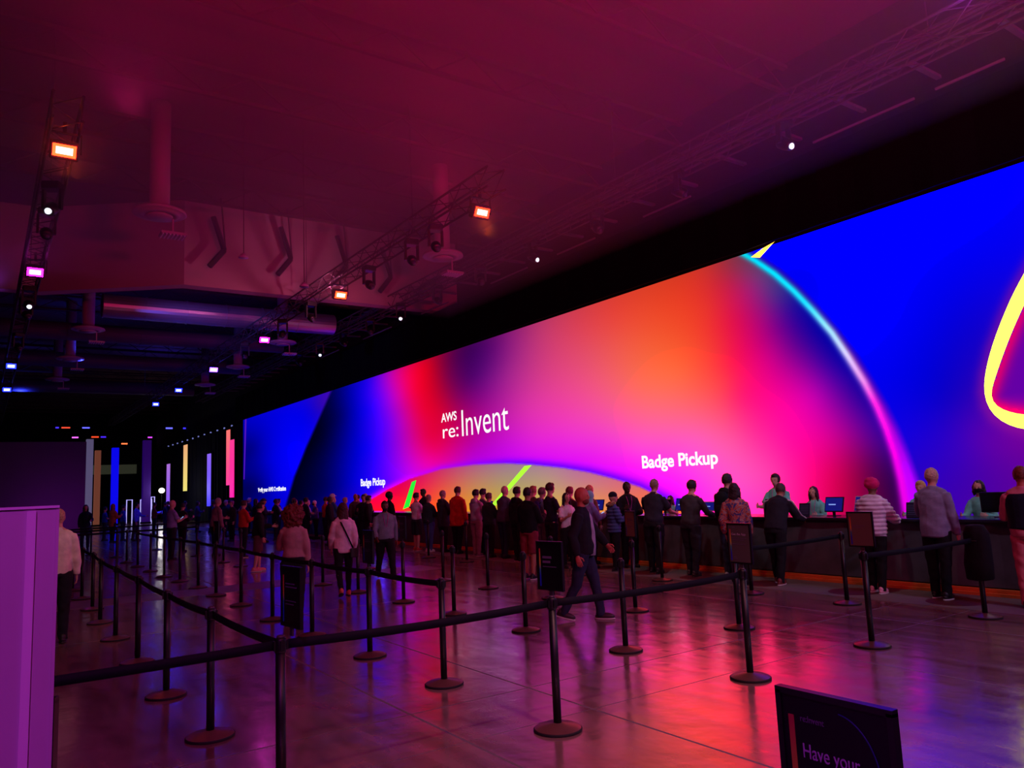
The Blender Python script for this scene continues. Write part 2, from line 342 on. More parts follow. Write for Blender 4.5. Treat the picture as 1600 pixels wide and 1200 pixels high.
def resample(poly, n):
    p = np.array(poly, float); d = np.r_[0, np.cumsum(np.hypot(*np.diff(p, axis=0).T))]
    t = np.linspace(0, d[-1], n)
    # smooth with a Catmull-like cubic through numpy interpolation
    q = np.stack([np.interp(t, d, p[:, 0]), np.interp(t, d, p[:, 1])], 1)
    for _ in range(3):
        q[1:-1] = 0.25*q[:-2]+0.5*q[1:-1]+0.25*q[2:]
    return q.tolist()
OUT = [(3.2, 5.9), (3.9, 6.75), (4.5, 6.75), (5.1, 6.1)]+TRI_O[0:]+[(5.3, 2.35), (4.2, 2.3), (3.2, 2.6), (2.9, 3.3), (2.9, 4.8), (3.2, 5.9)]
INN = [(3.6, 5.5), (4.05, 6.1), (4.35, 6.1), (5.2, 5.5)]+[(5.55, 4.98)]+TRI_I+[(5.3, 2.62), (4.3, 2.62), (3.6, 2.85), (3.3, 3.4), (3.3, 4.7), (3.6, 5.5)]
strip(resample(OUT, 90), resample(INN, 90), [255, 255, 125], SX-0.012)
def poly2(p, colr):
    b = len(verts)
    for q in p: verts.append([SX-0.014, q[0], q[1]]); cols.append(colr)
    faces.append(tuple(range(b, b+len(p))))
poly2([(54.3, 7.12), (53.9, 7.12), (54.35, 3.0), (54.6, 3.0)], [80, 20, 190]); poly2(TIP, [255, 250, 110]); poly2(BAR1, [40, 245, 60]); poly2(BAR2, [185, 250, 60])
me = bpy.data.meshes.new('display'); me.from_pydata(verts, [], faces); me.update()
at = me.color_attributes.new('picture', 'FLOAT_COLOR', 'POINT')
ca = np.array(cols, float)/255.0; ca = np.where(ca <= 0.04045, ca/12.92, ((ca+0.055)/1.055)**2.4)
ca = ca+np.clip(ca-0.94, 0, 1)/0.06*HOT     # full-drive diodes are brighter than the picture can show
at.data.foreach_set('color', np.c_[ca, np.ones(len(ca))].astype(np.float32).ravel())
dm = bpy.data.materials.new('led_display'); dm.use_nodes = True; nt = dm.node_tree
for n_ in list(nt.nodes): nt.nodes.remove(n_)
aN = nt.nodes.new('ShaderNodeAttribute'); aN.attribute_name = 'picture'
eN = nt.nodes.new('ShaderNodeEmission'); eN.inputs['Strength'].default_value = 1.0
oN = nt.nodes.new('ShaderNodeOutputMaterial')
nt.links.new(aN.outputs['Color'], eN.inputs['Color']); nt.links.new(eN.outputs[0], oN.inputs['Surface'])
me.materials.append(dm)
wall = empty('video_wall', (15.0, 25, 0), 0, 'huge glowing video wall behind the counter with a swirl of blue, pink and orange', 'video wall')
d = bpy.data.objects.new('display', me); COL.objects.link(d); d.parent = wall; d.location = (-15.0, -25, 0)
black = mat('matte_black', (9, 8, 12), 0.85, spec=0.2)
bm = BM(); box(bm, 0.03, 0.22, -29.0, 29.8, 0.6, 7.14); obj('cabinet', bm, black, wall)
white_e = mat('white_lettering', (255, 255, 255), 0.5, emit=(255, 255, 255), estr=1.0)
def screen_text(name, body, Yl, Yr, z, size, bold):
    M = Matrix(((0, 0, -1, SX-0.02-15.0), (-1, 0, 0, Yl-25), (0, 1, 0, z), (0, 0, 0, 1)))
    text(name, body, white_e, M, size, Yl-Yr, wall, bold)
screen_text('badge_pickup_lettering', 'Badge Pickup', 15.56, 12.90, 2.16, 0.47, 0.012)
screen_text('badge_pickup_lettering', 'Badge Pickup', 34.67, 31.97, 2.10, 0.47, 0.012)
screen_text('certification_lettering', 'Verify your AWS Certification', 51.2, 45.6, 2.10, 0.36, 0.012)
screen_text('event_name_lettering', 'AWS', 26.65, 25.45, 4.42, 0.48, 0.008)
screen_text('event_name_lettering', 're:', 26.65, 25.45, 3.78, 0.78, 0.0)
screen_text('event_name_lettering', 'Invent', 25.2, 22.05, 3.75, 1.46, -0.006)
# ================================================================ setting
def floor_mat():
    m = bpy.data.materials.new('polished_concrete'); m.use_nodes = True; nt = m.node_tree; b = nt.nodes['Principled BSDF']
    N = lambda t: nt.nodes.new(t); Lk = nt.links.new
    tc = N('ShaderNodeTexCoord'); sep = N('ShaderNodeSeparateXYZ'); Lk(tc.outputs['Object'], sep.inputs[0])
    def noise(scale, det, vec=None, rough=0.6):
        n = N('ShaderNodeTexNoise'); n.inputs['Scale'].default_value = scale; n.inputs['Detail'].default_value = det
        n.inputs['Roughness'].default_value = rough; Lk(vec or tc.outputs['Object'], n.inputs['Vector']); return n.outputs['Fac']
    mp = N('ShaderNodeMapping'); mp.inputs['Scale'].default_value = (3.0, 0.5, 1); mp.inputs['Rotation'].default_value = (0, 0, 0.9); Lk(tc.outputs['Object'], mp.inputs[0])
    n1 = noise(0.45, 5); n2 = noise(3.0, 6); n3 = noise(1.6, 5, mp.outputs[0])
    def math_(op, a, b_, c=None):
        x = N('ShaderNodeMath'); x.operation = op
        for i, v_ in enumerate((a, b_, c)):
            if v_ is None: continue
            if isinstance(v_, (int, float)): x.inputs[i].default_value = v_
            else: Lk(v_, x.inputs[i])
        return x.outputs[0]
    mix = math_('ADD', math_('MULTIPLY', n1, 0.55), math_('ADD', math_('MULTIPLY', n2, 0.2), math_('MULTIPLY', n3, 0.3)))
    cr = N('ShaderNodeValToRGB'); Lk(mix, cr.inputs[0])
    cr.color_ramp.elements[0].position = 0.40; cr.color_ramp.elements[0].color = srgb((98, 72, 68))+(1,)
    cr.color_ramp.elements[1].position = 0.68; cr.color_ramp.elements[1].color = srgb((150, 120, 114))+(1,)
    # saw-cut joints
    J = None
    for ax, c0, ww in ((0, 4.25, .012), (0, 3.04, .012), (0, 9.4, .012), (0, -1.8, .012), (1, 6.09, .009), (1, 12.2, .012), (1, 5.17, .006), (1, 21.5, .012), (1, 30.6, .012), (0, 7.2, .008)):
        t = math_('LESS_THAN', math_('ABSOLUTE', math_('SUBTRACT', sep.outputs[ax], c0), 0), ww)
        J = t if J is None else math_('MAXIMUM', J, t)
    mx = N('ShaderNodeMix'); mx.data_type = 'RGBA'; Lk(J, mx.inputs[0]); Lk(cr.outputs[0], mx.inputs[6]); mx.inputs[7].default_value = (0.008, 0.005, 0.006, 1)
    Lk(mx.outputs[2], b.inputs['Base Color'])
    rr = N('ShaderNodeMapRange'); Lk(n3, rr.inputs[0]); rr.inputs[1].default_value = 0.3; rr.inputs[2].default_value = 0.7; rr.inputs[3].default_value = 0.13; rr.inputs[4].default_value = 0.25
    rough = math_('ADD', rr.outputs[0], math_('MULTIPLY', J, 0.5))
    Lk(rough, b.inputs['Roughness']); setin(b, 'Specular IOR Level', 0.5); setin(b, 'IOR', 3.3)
    setin(b, 'Coat Weight', 0.0)
    mp2 = N('ShaderNodeMapping'); mp2.inputs['Scale'].default_value = (1.0, 1.0, 1); Lk(tc.outputs['Object'], mp2.inputs[0])
    nb = noise(2.2, 3, mp2.outputs[0], 0.5)
    bp = N('ShaderNodeBump'); bp.inputs['Strength'].default_value = 0.22; bp.inputs['Distance'].default_value = 0.03; Lk(nb, bp.inputs['Height'])
    Lk(bp.outputs[0], b.inputs['Normal'])
    return m
struct('floor', bx(-22, 22, -8, 101, -0.2, 0), floor_mat())
ceil_m = mat('dark_ceiling', (98, 62, 76), 0.9, spec=0.2, noise=0.08, nscale=0.6)
struct('ceiling', bx(-22, 22, -8, 101, 12.0, 12.2), ceil_m)
drape_m = mat('black_drape', (10, 9, 14), 0.95, spec=0.1)
def drape_bm(x, y0, y1, z0, z1, amp=0.05, step_=0.16, th=0.05):
    bm = BM(); n = int((y1-y0)/step_); A = []
    for i in range(n+1):
        y = y0+(y1-y0)*i/n; xx = x+amp*(math.sin(i*1.9)+0.5*math.sin(i*0.83))
        A.append([bm.verts.new(p) for p in ((xx, y, z0), (xx, y, z1), (xx+th, y, z1), (xx+th, y, z0))])
    for a, b in zip(A[:-1], A[1:]):
        for k in range(4): bm.faces.new((a[k], b[k], b[(k+1) % 4], a[(k+1) % 4]))
    bm.faces.new(A[0]); bm.faces.new(A[-1][::-1]); return bm
struct('wall_right', bx(16.2, 16.4, -8, 101, 0, 12), mat('dark_wall', (22, 18, 26), 0.9))
struct('wall_back', bx(-22, 22, 100, 100.2, 0, 12), mat('dark_wall', (22, 18, 26), 0.9))
struct('wall_left', bx(-21.8, -21.6, -8, 101, 0, 12), mat('dark_wall', (22, 18, 26), 0.9))
struct('wall_partition', bx(-14, 4.55, 46.0, 46.3, 0, 5.05), mat('painted_partition', (84, 66, 88), 0.8, noise=0.05, nscale=1))
struct('trim_1', bx(10.63, 11.92, -7.9, 56, 0.0, 0.006), mat('matte_strip', (112, 98, 94), 0.75, noise=0.15, nscale=2))
struct('trim_2', bx(-12, 9.0, 16.1, 17.3, 0.0, 0.004), mat('worn_strip', (120, 110, 112), 0.4, noise=0.2, nscale=1.5))
# valance above the screen and the drape beyond its far end
tag(obj('valance_drape', drape_bm(14.75, -7.5, 55.8, 7.14, 8.82, 0.02, 0.4), drape_m), 'long black valance hanging above the video wall', 'drape')
tag(obj('wall_drape', drape_bm(15.05, 54.9, 84.0, 0.0, 6.95, 0.05, 0.22), mat('navy_drape', (16, 15, 34), 0.9, spec=0.2)), 'dark pleated drape wall beyond the far end of the video wall', 'drape')
tag(obj('masking_drape', bx(-4, 15.0, 96.0, 96.2, 0, 4.9), mat('navy_drape', (16, 15, 34), 0.9, spec=0.2)), 'plain black masking drape closing the far end of the hall', 'drape')
# bulkhead across the hall
bk = mat('bulkhead_paint', (165, 140, 150), 0.85, noise=0.05, nscale=0.7)
bm = BM()
prof = [(16.1, 27.0), (5.43, 27.0), (1.4, 29.9), (-13, 30.4), (-13, 30.9), (1.5, 30.4), (5.5, 27.5), (16.1, 27.5)]
lo = [bm.verts.new((x, y, 9.02)) for x, y in prof]; hi = [bm.verts.new((x, y, 11.99)) for x, y in prof]
bm.faces.new(lo[::-1]); bm.faces.new(hi)
for i in range(8): bm.faces.new((lo[i], lo[(i+1) % 8], hi[(i+1) % 8], hi[i]))
struct('trim_3', bm, bk)
# counter
ct = empty('reception_counter', (12.3, 25, 0), 0, 'long black badge counter running under the video wall', 'counter')
pan = mat('counter_cloth', (84, 72, 82), 0.8, noise=0.25, nscale=3.5)
bm = drape_bm(11.95-12.3, -23.0, 25.0, 0.12, 1.03, 0.012, 0.3, 0.06); obj('front_panel', bm, pan, ct)
obj('worktop', bx(-0.42, 0.42, -23.1, 25.1, 1.03, 1.08, bev=0.01), mat('counter_top', (40, 34, 44), 0.22), ct)
obj('back_panel', bx(0.2, 0.26, -23.0, 25.0, 0.0, 1.03), pan, ct)
br = mat('copper_light_board', (235, 110, 50), 0.4, noise=0.15, nscale=3)  # orange lamp light on the board is put into its copper-brown paint
bm = BM(); box(bm, -0.44, -0.34, -23.0, 25.0, 0.0, 0.055, bev=0.008); box(bm, -0.40, -0.33, -23.0, 25.0, 0.055, 0.105, bev=0.008); obj('kick_board', bm, br, ct, label='copper-brown kick board with orange light in its paint')
# near partition on the left
pt = empty('partition_board', (-0.5, 2.2, 0), 0, 'pale foam partition board lit purple at the left edge, close to the camera', 'partition')
pm = mat('foam_board', (205, 190, 205), 0.7, noise=0.06, nscale=3)
obj('board', bx(-1.1, 0.662, -0.02, 0.03, 0, 1.858, bev=0.003), pm, pt)
obj('edge_tape', bx(0.655, 0.662, -0.024, -0.021, 0.0, 1.855), pm, pt)
obj('joint_strip', bx(0.595, 0.614, -0.026, -0.0205, 0.0, 1.852), mat('white_tape', (245, 235, 250), 0.45), pt, label='lighter vertical joint strip')
obj('top_trim', bx(-1.1, 0.662, -0.024, 0.035, 1.858, 1.864), mat('white_tape', (245, 235, 250), 0.45), pt)
# ================================================================ people
JOBS = []
def remesh(o, voxel, smooth=2, post=None):
    m = o.modifiers.new('r', 'REMESH'); m.mode = 'VOXEL'; m.voxel_size = voxel; m.use_smooth_shade = True
    s = o.modifiers.new('s', 'SMOOTH'); s.iterations = smooth; s.factor = 0.5
    JOBS.append((o, post))
def folds(me, amp, f, seed, ridge=0):
    n = len(me.vertices)
    if not n: return
    co = np.empty(n*3); me.vertices.foreach_get('co', co); co = co.reshape(-1, 3)
    no = np.empty(n*3); me.vertex_normals.foreach_get('vector', no); no = no.reshape(-1, 3)
    x, y, z = co.T; s = seed
    d = np.sin(f*(x*1.3+z*0.7)+s)*np.sin(f*(y*1.1-z*1.2)+2*s)+0.6*np.sin(f*1.9*(x-y+z*0.8)+3*s)*np.sin(f*1.7*(y+z)+s)
    co = co+no*(amp*d)[:, None]
    if ridge: co = co+no*((np.abs(np.sin(z*PI/ridge))-0.75)*0.016)[:, None]
    me.vertices.foreach_set('co', co.ravel()); me.update()
def frizz(me, amp):
    from mathutils import noise
    for v in me.vertices:
        n = noise.noise(v.co*22)+0.8*noise.noise(v.co*48)
        v.co += v.normal*(n*amp)
    me.update()
def run_jobs():
    dg = bpy.context.evaluated_depsgraph_get(); dg.update()
    for o, post in JOBS:
        me = bpy.data.meshes.new_from_object(o.evaluated_get(dg))
        me.name = o.name; o.modifiers.clear(); o.data = me
        if post: post(me)
        me.polygons.foreach_set('use_smooth', [True]*len(me.polygons))
    JOBS.clear()
SKIN = {'light': (214, 160, 138), 'tan': (186, 128, 100), 'brown': (120, 76, 56), 'dark': (74, 46, 36), 'red': (205, 104, 88)}  # the red tone is skin with red stage light put into its colour
POSES = {  # arms: (fwd, out, bend, inward) ; legs: (thigh fwd, knee)
 'stand':   dict(aL=(4, 9, 14, .15), aR=(4, 9, 14, .15), lL=(3, 3), lR=(-2, 2)),
 'hips':    dict(aL=(-10, 14, 30, .3), aR=(6, 8, 12, .1), lL=(2, 3), lR=(-4, 2)),
 'phone':   dict(aL=(14, 10, 88, .45), aR=(18, 10, 96, .5), lL=(3, 4), lR=(-3, 2)),
 'folded':  dict(aL=(22, 12, 76, 1.5), aR=(24, 12, 80, 1.5), lL=(3, 4), lR=(-3, 2)),
 'counter': dict(aL=(34, 12, 52, .35), aR=(38, 12, 50, .35), lL=(6, 5), lR=(-4, 6), lean=9),
 'lean':    dict(aL=(52, 16, 45, .3), aR=(60, 14, 40, .25), lL=(14, 6), lR=(-6, 10), lean=26),
 'onearm':  dict(aL=(30, 14, 62, .4), aR=(5, 10, 16, .1), lL=(5, 5), lR=(-4, 5), lean=4),
 'walk':    dict(aL=(-22, 12, 25, .1), aR=(24, 10, 30, .15), lL=(24, 6), lR=(-18, 24)),
 'walkslow': dict(aL=(10, 10, 22, .2), aR=(-8, 10, 18, .2), lL=(-8, 26), lR=(9, 5)),
 'stride':  dict(aR=(-16, 16, 30, .1), aL=(26, 30, 10, -.2), lL=(15, 6), lR=(-13, 17)),
 'staff':   dict(aL=(26, 14, 78, .5), aR=(30, 14, 70, .4), lL=(2, 2), lR=(-2, 2), lean=4),
}
def person(x, y, h, face, label, top=(40, 40, 46), bot=(26, 26, 32), hair='short', hcol=(30, 22, 20), skin='light', pose='stand',
           topk='long', botk='trousers', shoe=(30, 28, 30), fem=False, vox=0.018, big=1.0, ex=(), group=None, ridge=0, topmat=None, nod=0, sole=None, z0=0.0):
    """face: heading in degrees, 0 = +Y, -90 = +X (the video wall)"""
    s = h/1.75; P = dict(POSES[pose]); lean = math.radians(P.get('lean', 0))
    root = empty('person', (x, y, z0), math.radians(face), label, 'person', group)
    V = Vector; sk = SKIN[skin] if isinstance(skin, str) else skin
    skm = mat('skin_%s' % skin, sk, 0.55, noise=0.06, nscale=20)
    seed = (x*3.1+y*1.7) % 6.28
    sw = 0.96 if fem else 1.07*big; hw = 1.06 if fem else 1.04*big; ww = 0.92 if fem else 1.06*big
    # legs
    def leg(side, a, k):
        a = math.radians(a); k = math.radians(k)
        hip = V((0.088*hw*side, 0, 0.90)); kn = hip+V((0.01*side, math.sin(a)*0.43, -math.cos(a)*0.43))
        an = kn+V((0.0, math.sin(a-k)*0.405, -math.cos(a-k)*0.405)); return hip, kn, an, a-k
    LL = leg(-1, *P['lL']); LR = leg(1, *P['lR'])
    dz = 0.075-min(LL[2].z, LR[2].z)
    legs = [tuple((q+V((0, 0, dz)) if isinstance(q, Vector) else q) for q in L) for L in (LL, LR)]
    rt_ = Matrix.Rotation(-lean, 3, 'X'); piv = V((0, 0, 0.92+dz))
    def T(p): return rt_@(V(p)+V((0, 0, dz))-piv)+piv
    S = lambda p: V(p)*s
    def arm(side, a):
        f, o, b, inn = a; f = math.radians(f); o = math.radians(o); b = math.radians(b)
        sh = V((0.166*sw*side, -0.008, 1.375)); u = V((math.sin(o)*side, math.sin(f)*math.cos(o), -math.cos(f)*math.cos(o)))
        el = sh+u*0.285; fdir = V((-inn*side*0.6+math.sin(o)*side*0.5, math.sin(f+b), -math.cos(f+b))).normalized(); wr = el+fdir*0.25
        return T(sh), T(el), T(wr), (T(wr)-T(el)).normalized()
    arms = [arm(-1, P['aL']), arm(1, P['aR'])]
    tors = [(0.90, .150*hw, .108*ww), (0.98, .148*hw, .108*ww), (1.10, .132*ww, .096*ww), (1.26, .158*sw, .112), (1.35, .160*sw, .106), (1.415, .128*sw, .086), (1.465, .066, .062)]
    # ---- body
    bm = BM()
    loft(bm, [S(T((0, 0 if z < 1.2 else -0.004, z))) for z, a, b in tors], [(a*s, b*s) for z, a, b in tors], n=16)
    hc = T((0, 0.018, 1.636)); hrot = Matrix.Rotation(-lean*0.35-math.radians(nod), 3, 'X')
    HP = lambda p: S(hc+hrot@V(p))
    loft(bm, [S(T((0, -0.01, 1.44))), S(hc+V((0, -0.015, -0.06)))], [.060*s, .052*s], n=12)
    for e_ in (-1, 1): loft(bm, [S(T((e_*.03, -.012, 1.475))), S(T((e_*.13*sw, -.01, 1.405)))], [.042*s, .045*s], n=10)
    ell(bm, HP((0, -0.008, 0.012)), (.080*s, .101*s, .113*s), rot=hrot)
    ell(bm, HP((0, 0.03, -0.055)), (.052*s, .060*s, .062*s), rot=hrot)
    ell(bm, HP((0, 0.092, -0.018)), (.013*s, .020*s, .022*s), 10, 6)
    ell(bm, HP((0, 0.078, 0.022)), (.045*s, .016*s, .012*s), 10, 6)
    for e in (-1, 1): ell(bm, HP((e*0.076, -0.008, -0.008)), (.010*s, .018*s, .030*s), 10, 6)
    for sh, el, wr, d in arms:
        loft(bm, [S(sh), S(sh.lerp(el, .5)), S(el), S(el.lerp(wr, .4)), S(wr)], [.054*s, .047*s, .040*s, .038*s, .027*s], n=10)
    for hip, kn, an, ank in legs:
        loft(bm, [S(hip), S(hip.lerp(kn, .5)), S(kn), S(kn.lerp(an, .35)), S(an)], [.088*s*hw, .074*s*hw, .054*s, .052*s, .036*s], n=12)
        loft(bm, [S(an), S(an+V((0, .06, -.04)))], [.038*s, .03*s], n=8)
    for (sh, el, wr, d), side in zip(arms, (-1, 1)):
        pd = d; sx_ = V((0, 0, 1)) if abs(d.z) < 0.75 else V((0, 1, 0))
        sx_ = (sx_-pd*sx_.dot(pd)).normalized(); nn = pd.cross(sx_)
        pc = wr+pd*0.045
        loft(bm, [S(wr), S(wr+pd*0.03), S(wr+pd*0.085)], [(.026*s, .020*s), (.040*s, .017*s), (.041*s, .014*s)], xd=sx_, n=10)
    o = obj('body', bm, skm, root, True)
    fb = []
    def body_post(me, arms=arms, s=s):
        b2 = BM(); b2.from_mesh(me)
        for (sh, el, wr, d), side in zip(arms, (-1, 1)):
            sx_ = V((0, 0, 1)) if abs(d.z) < 0.75 else V((0, 1, 0)); sx_ = (sx_-d*sx_.dot(d)).normalized(); nn = d.cross(sx_)*(-side)
            for i, (off, ln) in enumerate(((.030, .066), (.010, .076), (-.010, .070), (-.029, .056))):
                a = wr+d*0.078+sx_*off; b = a+d*ln*0.52+nn*.006; c = b+(d*0.72+nn*.62).normalized()*ln*.46
                loft(b2, [S(a), S(b), S(c)], [.0092*s, .0085*s, .0065*s], n=7)
            a = wr+d*0.03+sx_*.032; b = a+(d*.6+sx_*.75).normalized()*.035; c = b+(d*.9+nn*.35+sx_*.1).normalized()*.03
            loft(b2, [S(a), S(b), S(c)], [.012*s, .0105*s, .008*s], n=7)
        b2.to_mesh(me); b2.free()
    remesh(o, vox, 2, body_post)
    # ---- face
    if 'face' in ex or 'mask' in ex:
        for e in (-1, 1):
            bm = BM(); ell(bm, HP((e*0.029, 0.083, 0.004)), (.011*s, .006*s, .006*s), 10, 6, rot=hrot); obj('eye', bm, mat('eye_dark', (18, 14, 14), 0.2), root, True)
        if 'mask' not in ex:
            bm = BM(); ell(bm, HP((0, 0.082, -0.062)), (.024*s, .010*s, .006*s), 10, 6, rot=hrot); obj('mouth', bm, mat('lips', (150, 60, 60), 0.5), root, True)
    if 'mask' in ex:
        bm = BM(); ell(bm, HP((0, 0.045, -0.045)), (.066*s, .066*s, .052*s), rot=hrot); obj('face_mask', bm, cloth((14, 14, 18)), root, True)
    if 'glasses' in ex:
        bm = BM()
        for e in (-1, 1): lathe(bm, [(.017*s, -.002), (.021*s, 0), (.017*s, .002)], n=14)
        for vtx in bm.verts: pass
        bm.free(); bm = BM()
        for e in (-1, 1):
            for k in range(12):
                a = 2*PI*k/12; b = 2*PI*(k+1)/12
                rod(bm, HP((e*.031+.022*math.cos(a), .098, .004+.017*math.sin(a))), HP((e*.031+.022*math.cos(b), .098, .004+.017*math.sin(b))), .0022*s, 5)
            rod(bm, HP((e*.052, .098, .008)), HP((e*.076, .0, .006)), .002*s, 5)
        rod(bm, HP((-.009, .098, .006)), HP((.009, .098, .006)), .002*s, 5); obj('glasses', bm, black, root)
    # ---- hair / head wear
    hm = mat('hair_%d_%d_%d' % tuple(hcol), hcol, 0.6, noise=0.35, nscale=40, bump=0.5, bscale=60)
    def cut(me_, lowz, facey, facez):
        b2 = BM(); b2.from_mesh(me_); inv = hrot.transposed(); kill = []
        for vv in b2.verts:
            q = inv@(vv.co/s-hc)
            if q.z < lowz or (q.y > facey and q.z < facez): kill.append(vv)
        bmesh.ops.delete(b2, geom=kill, context='VERTS'); b2.to_mesh(me_); b2.free()
    if hair in ('short', 'crop', 'fringe'):
        t = .009 if hair == 'crop' else .013
        bm = BM(); ell(bm, HP((0, -0.012, 0.018)), ((.075+t)*s, (.093+t)*s, (.102+t)*s), 28, 20, rot=hrot)
        if hair != 'crop':
            ell(bm, HP((0, 0.03, 0.088)), (.060*s, .066*s, .036*s), 16, 10, rot=hrot)
        o = obj('hair', bm, hm, root, True)
        remesh(o, min(vox, .013), 1, lambda me_: (folds(me_, .003*s, 60, seed), cut(me_, -0.045, 0.045, 0.052)))
    elif hair == 'fringe_bald':
        bm = BM(); ell(bm, HP((0, -0.014, -0.002)), (.083*s, .098*s, .085*s), 28, 20, rot=hrot); o = obj('hair', bm, hm, root, True)
        remesh(o, .013, 1, lambda me_: (cut(me_, -0.05, 0.02, 0.2),))
    elif hair == 'curly':
        bm = BM(); ell(bm, HP((0, -0.045, 0.0)), (.165*s, .135*s, .165*s), 20, 14, rot=hrot); ell(bm, HP((0, -.05, -.10)), (.150*s, .10*s, .11*s), 18, 12)
        o = obj('hair', bm, hm, root, True); remesh(o, .012, 1, lambda me_: frizz(me_, .034*s))
    elif hair == 'afro':
        bm = BM(); ell(bm, HP((0, -0.02, 0.035)), (.115*s, .115*s, .11*s), 20, 14, rot=hrot)
        o = obj('hair', bm, hm, root, True); remesh(o, .015, 1, lambda me_: (folds(me_, .007*s, 60, seed), cut(me_, -0.06, 0.06, 0.05)))
    elif hair in ('long', 'bob', 'verylong'):
        L = {'long': .34, 'bob': .17, 'verylong': .60}[hair]
        bm = BM(); ell(bm, HP((0, -0.018, 0.014)), (.092*s, .106*s, .116*s), 24, 16, rot=hrot)
        loft(bm, [HP((0, -.04, .02)), HP((0, -.06, -.10)), HP((0, -.075, -.10-(L-.1)*.5)), HP((0.01, -.085, -.10-(L-.1)))], [(.09*s, .07*s), (.098*s, .055*s), (.088*s, .045*s), (.045*s, .028*s)], n=14)
        for e in (-1, 1): loft(bm, [HP((e*.078, .01, .03)), HP((e*.086, .012, -.08)), HP((e*.085, .0, -.10-(L-.1)*.5))], [.024*s, .028*s, .018*s], n=8)
        o = obj('hair', bm, hm, root, True)
        remesh(o, min(vox, .014), 1, lambda me_: (folds(me_, .004*s, 55, seed), cut(me_, -9, 0.055, 0.06)))
    elif hair == 'bun':
        bm = BM(); ell(bm, HP((0, -0.016, 0.014)), (.088*s, .104*s, .112*s), 24, 16, rot=hrot); ell(bm, HP((0, -.075, .105)), (.045*s, .045*s, .042*s), 14, 9)
        o = obj('hair', bm, hm, root, True); remesh(o, .014, 1, lambda me_: (folds(me_, .003*s, 60, seed), cut(me_, -0.06, 0.045, 0.05)))
    elif hair == 'ponytail':
        bm = BM(); ell(bm, HP((0, -0.016, 0.014)), (.086*s, .102*s, .110*s), 24, 16, rot=hrot)
        loft(bm, [HP((0, -.09, .05)), HP((0, -.14, .02)), HP((0, -.145, -.12)), HP((0, -.125, -.22))], [.022*s, .032*s, .028*s, .01*s], n=10)
        o = obj('hair', bm, hm, root, True); remesh(o, .013, 1, lambda me_: (folds(me_, .003*s, 60, seed), cut(me_, -9, 0.045, 0.05)))
    elif hair == 'turban':
        bm = BM(); ell(bm, HP((0, -0.012, 0.045)), (.112*s, .125*s, .098*s), 24, 16, rot=Matrix.Rotation(0.25, 3, 'X')@hrot); ell(bm, HP((0, -.03, .075)), (.098*s, .10*s, .075*s), 20, 12, rot=Matrix.Rotation(-0.3, 3, 'X'))
        o = obj('turban', bm, cloth(hcol), root, True); remesh(o, .011, 1, lambda me_: folds(me_, .003*s, 50, seed))
    elif hair in ('beanie', 'cap', 'hat'):
        bm = BM(); ell(bm, HP((0, -0.01, 0.05)), (.088*s, .105*s, .090*s), 24, 16, rot=hrot)
        if hair == 'cap': loft(bm, [HP((0, .07, .055)), HP((0, .155, .04))], [(.07*s, .010*s), (.055*s, .008*s)], n=14)
        if hair == 'hat': lathe(bm, [(.0, .03*s), (.16*s, .018*s), (.165*s, .022*s), (0, .045*s)], c=HP((0, -.005, .02)))
        o = obj('headwear', bm, cloth(hcol), root, True); remesh(o, .012, 1, lambda me_: cut(me_, 0.012, 9, 0))
    elif hair in ('hijab', 'hood'):
        bm = BM(); ell(bm, HP((0, -0.018, 0.012)), (.100*s, .116*s, .124*s), 24, 16, rot=hrot)
        loft(bm, [HP((0, -.02, -.06)), HP((0, -.02, -.17)), S(T((0, -.01, 1.38)))], [(.09*s, .09*s), (.10*s, .09*s), (.16*s, .125*s)], n=16)
        o = obj('headscarf', bm, cloth(hcol), root, True)
        def hj(me_):
            b2 = BM(); b2.from_mesh(me_); kill = [vv for vv in b2.verts if (lambda q: q.y > .055 and abs(q.x) < .055 and -.085 < q.z < .06)(hrot.transposed()@(vv.co/s-hc))]
            bmesh.ops.delete(b2, geom=kill, context='VERTS'); b2.to_mesh(me_); b2.free()
        remesh(o, .015, 1, hj)
    if 'beard' in ex:
        bm = BM(); ell(bm, HP((0, 0.038, -0.066)), (.057*s, .060*s, .052*s), 16, 10, rot=hrot); o = obj('beard', bm, hm, root, True)
        remesh(o, .012, 1, lambda me_: cut(me_, -9, -9, -9) or None)
    # ---- top
    e = {'tee': .012, 'long': .016, 'shirt': .018, 'jacket': .028, 'coat': .036, 'puffer': .046}[topk]
    hem = {'tee': .93, 'long': .92, 'shirt': .88, 'jacket': .88, 'coat': .72, 'puffer': .86}[topk]
    if 'hiphem' in ex: hem = .99
    if 'longhem' in ex: hem = .82
    bm = BM()
    zs_ = [hem, .98, 1.10, 1.26, 1.35, 1.415, 1.465]; rs = []
    for i, z in enumerate(zs_):
        a = np.interp(z, [t_[0] for t_ in tors], [t_[1] for t_ in tors]); b = np.interp(z, [t_[0] for t_ in tors], [t_[2] for t_ in tors])
        k = e*(1.15 if i < 3 else 1.0)+(0.012 if fem is False and i in (1, 2) else 0)
        if i == 6: k = .012
        rs.append(((a+k)*s, (b+k)*s))
    pts = [S(T((0, 0 if z < 1.2 else -0.004, z))) for z in zs_]
    if hem >= .98: pts = pts[1:]; rs = rs[1:]
    loft(bm, pts, rs, n=18, cap=0.12)
    for e_ in (-1, 1): loft(bm, [S(T((e_*.035, -.012, 1.465))), S(T((e_*.13*sw, -.01, 1.40)))], [(.036+e*.6)*s, (.045+e*.7)*s], n=10, cap=.4)
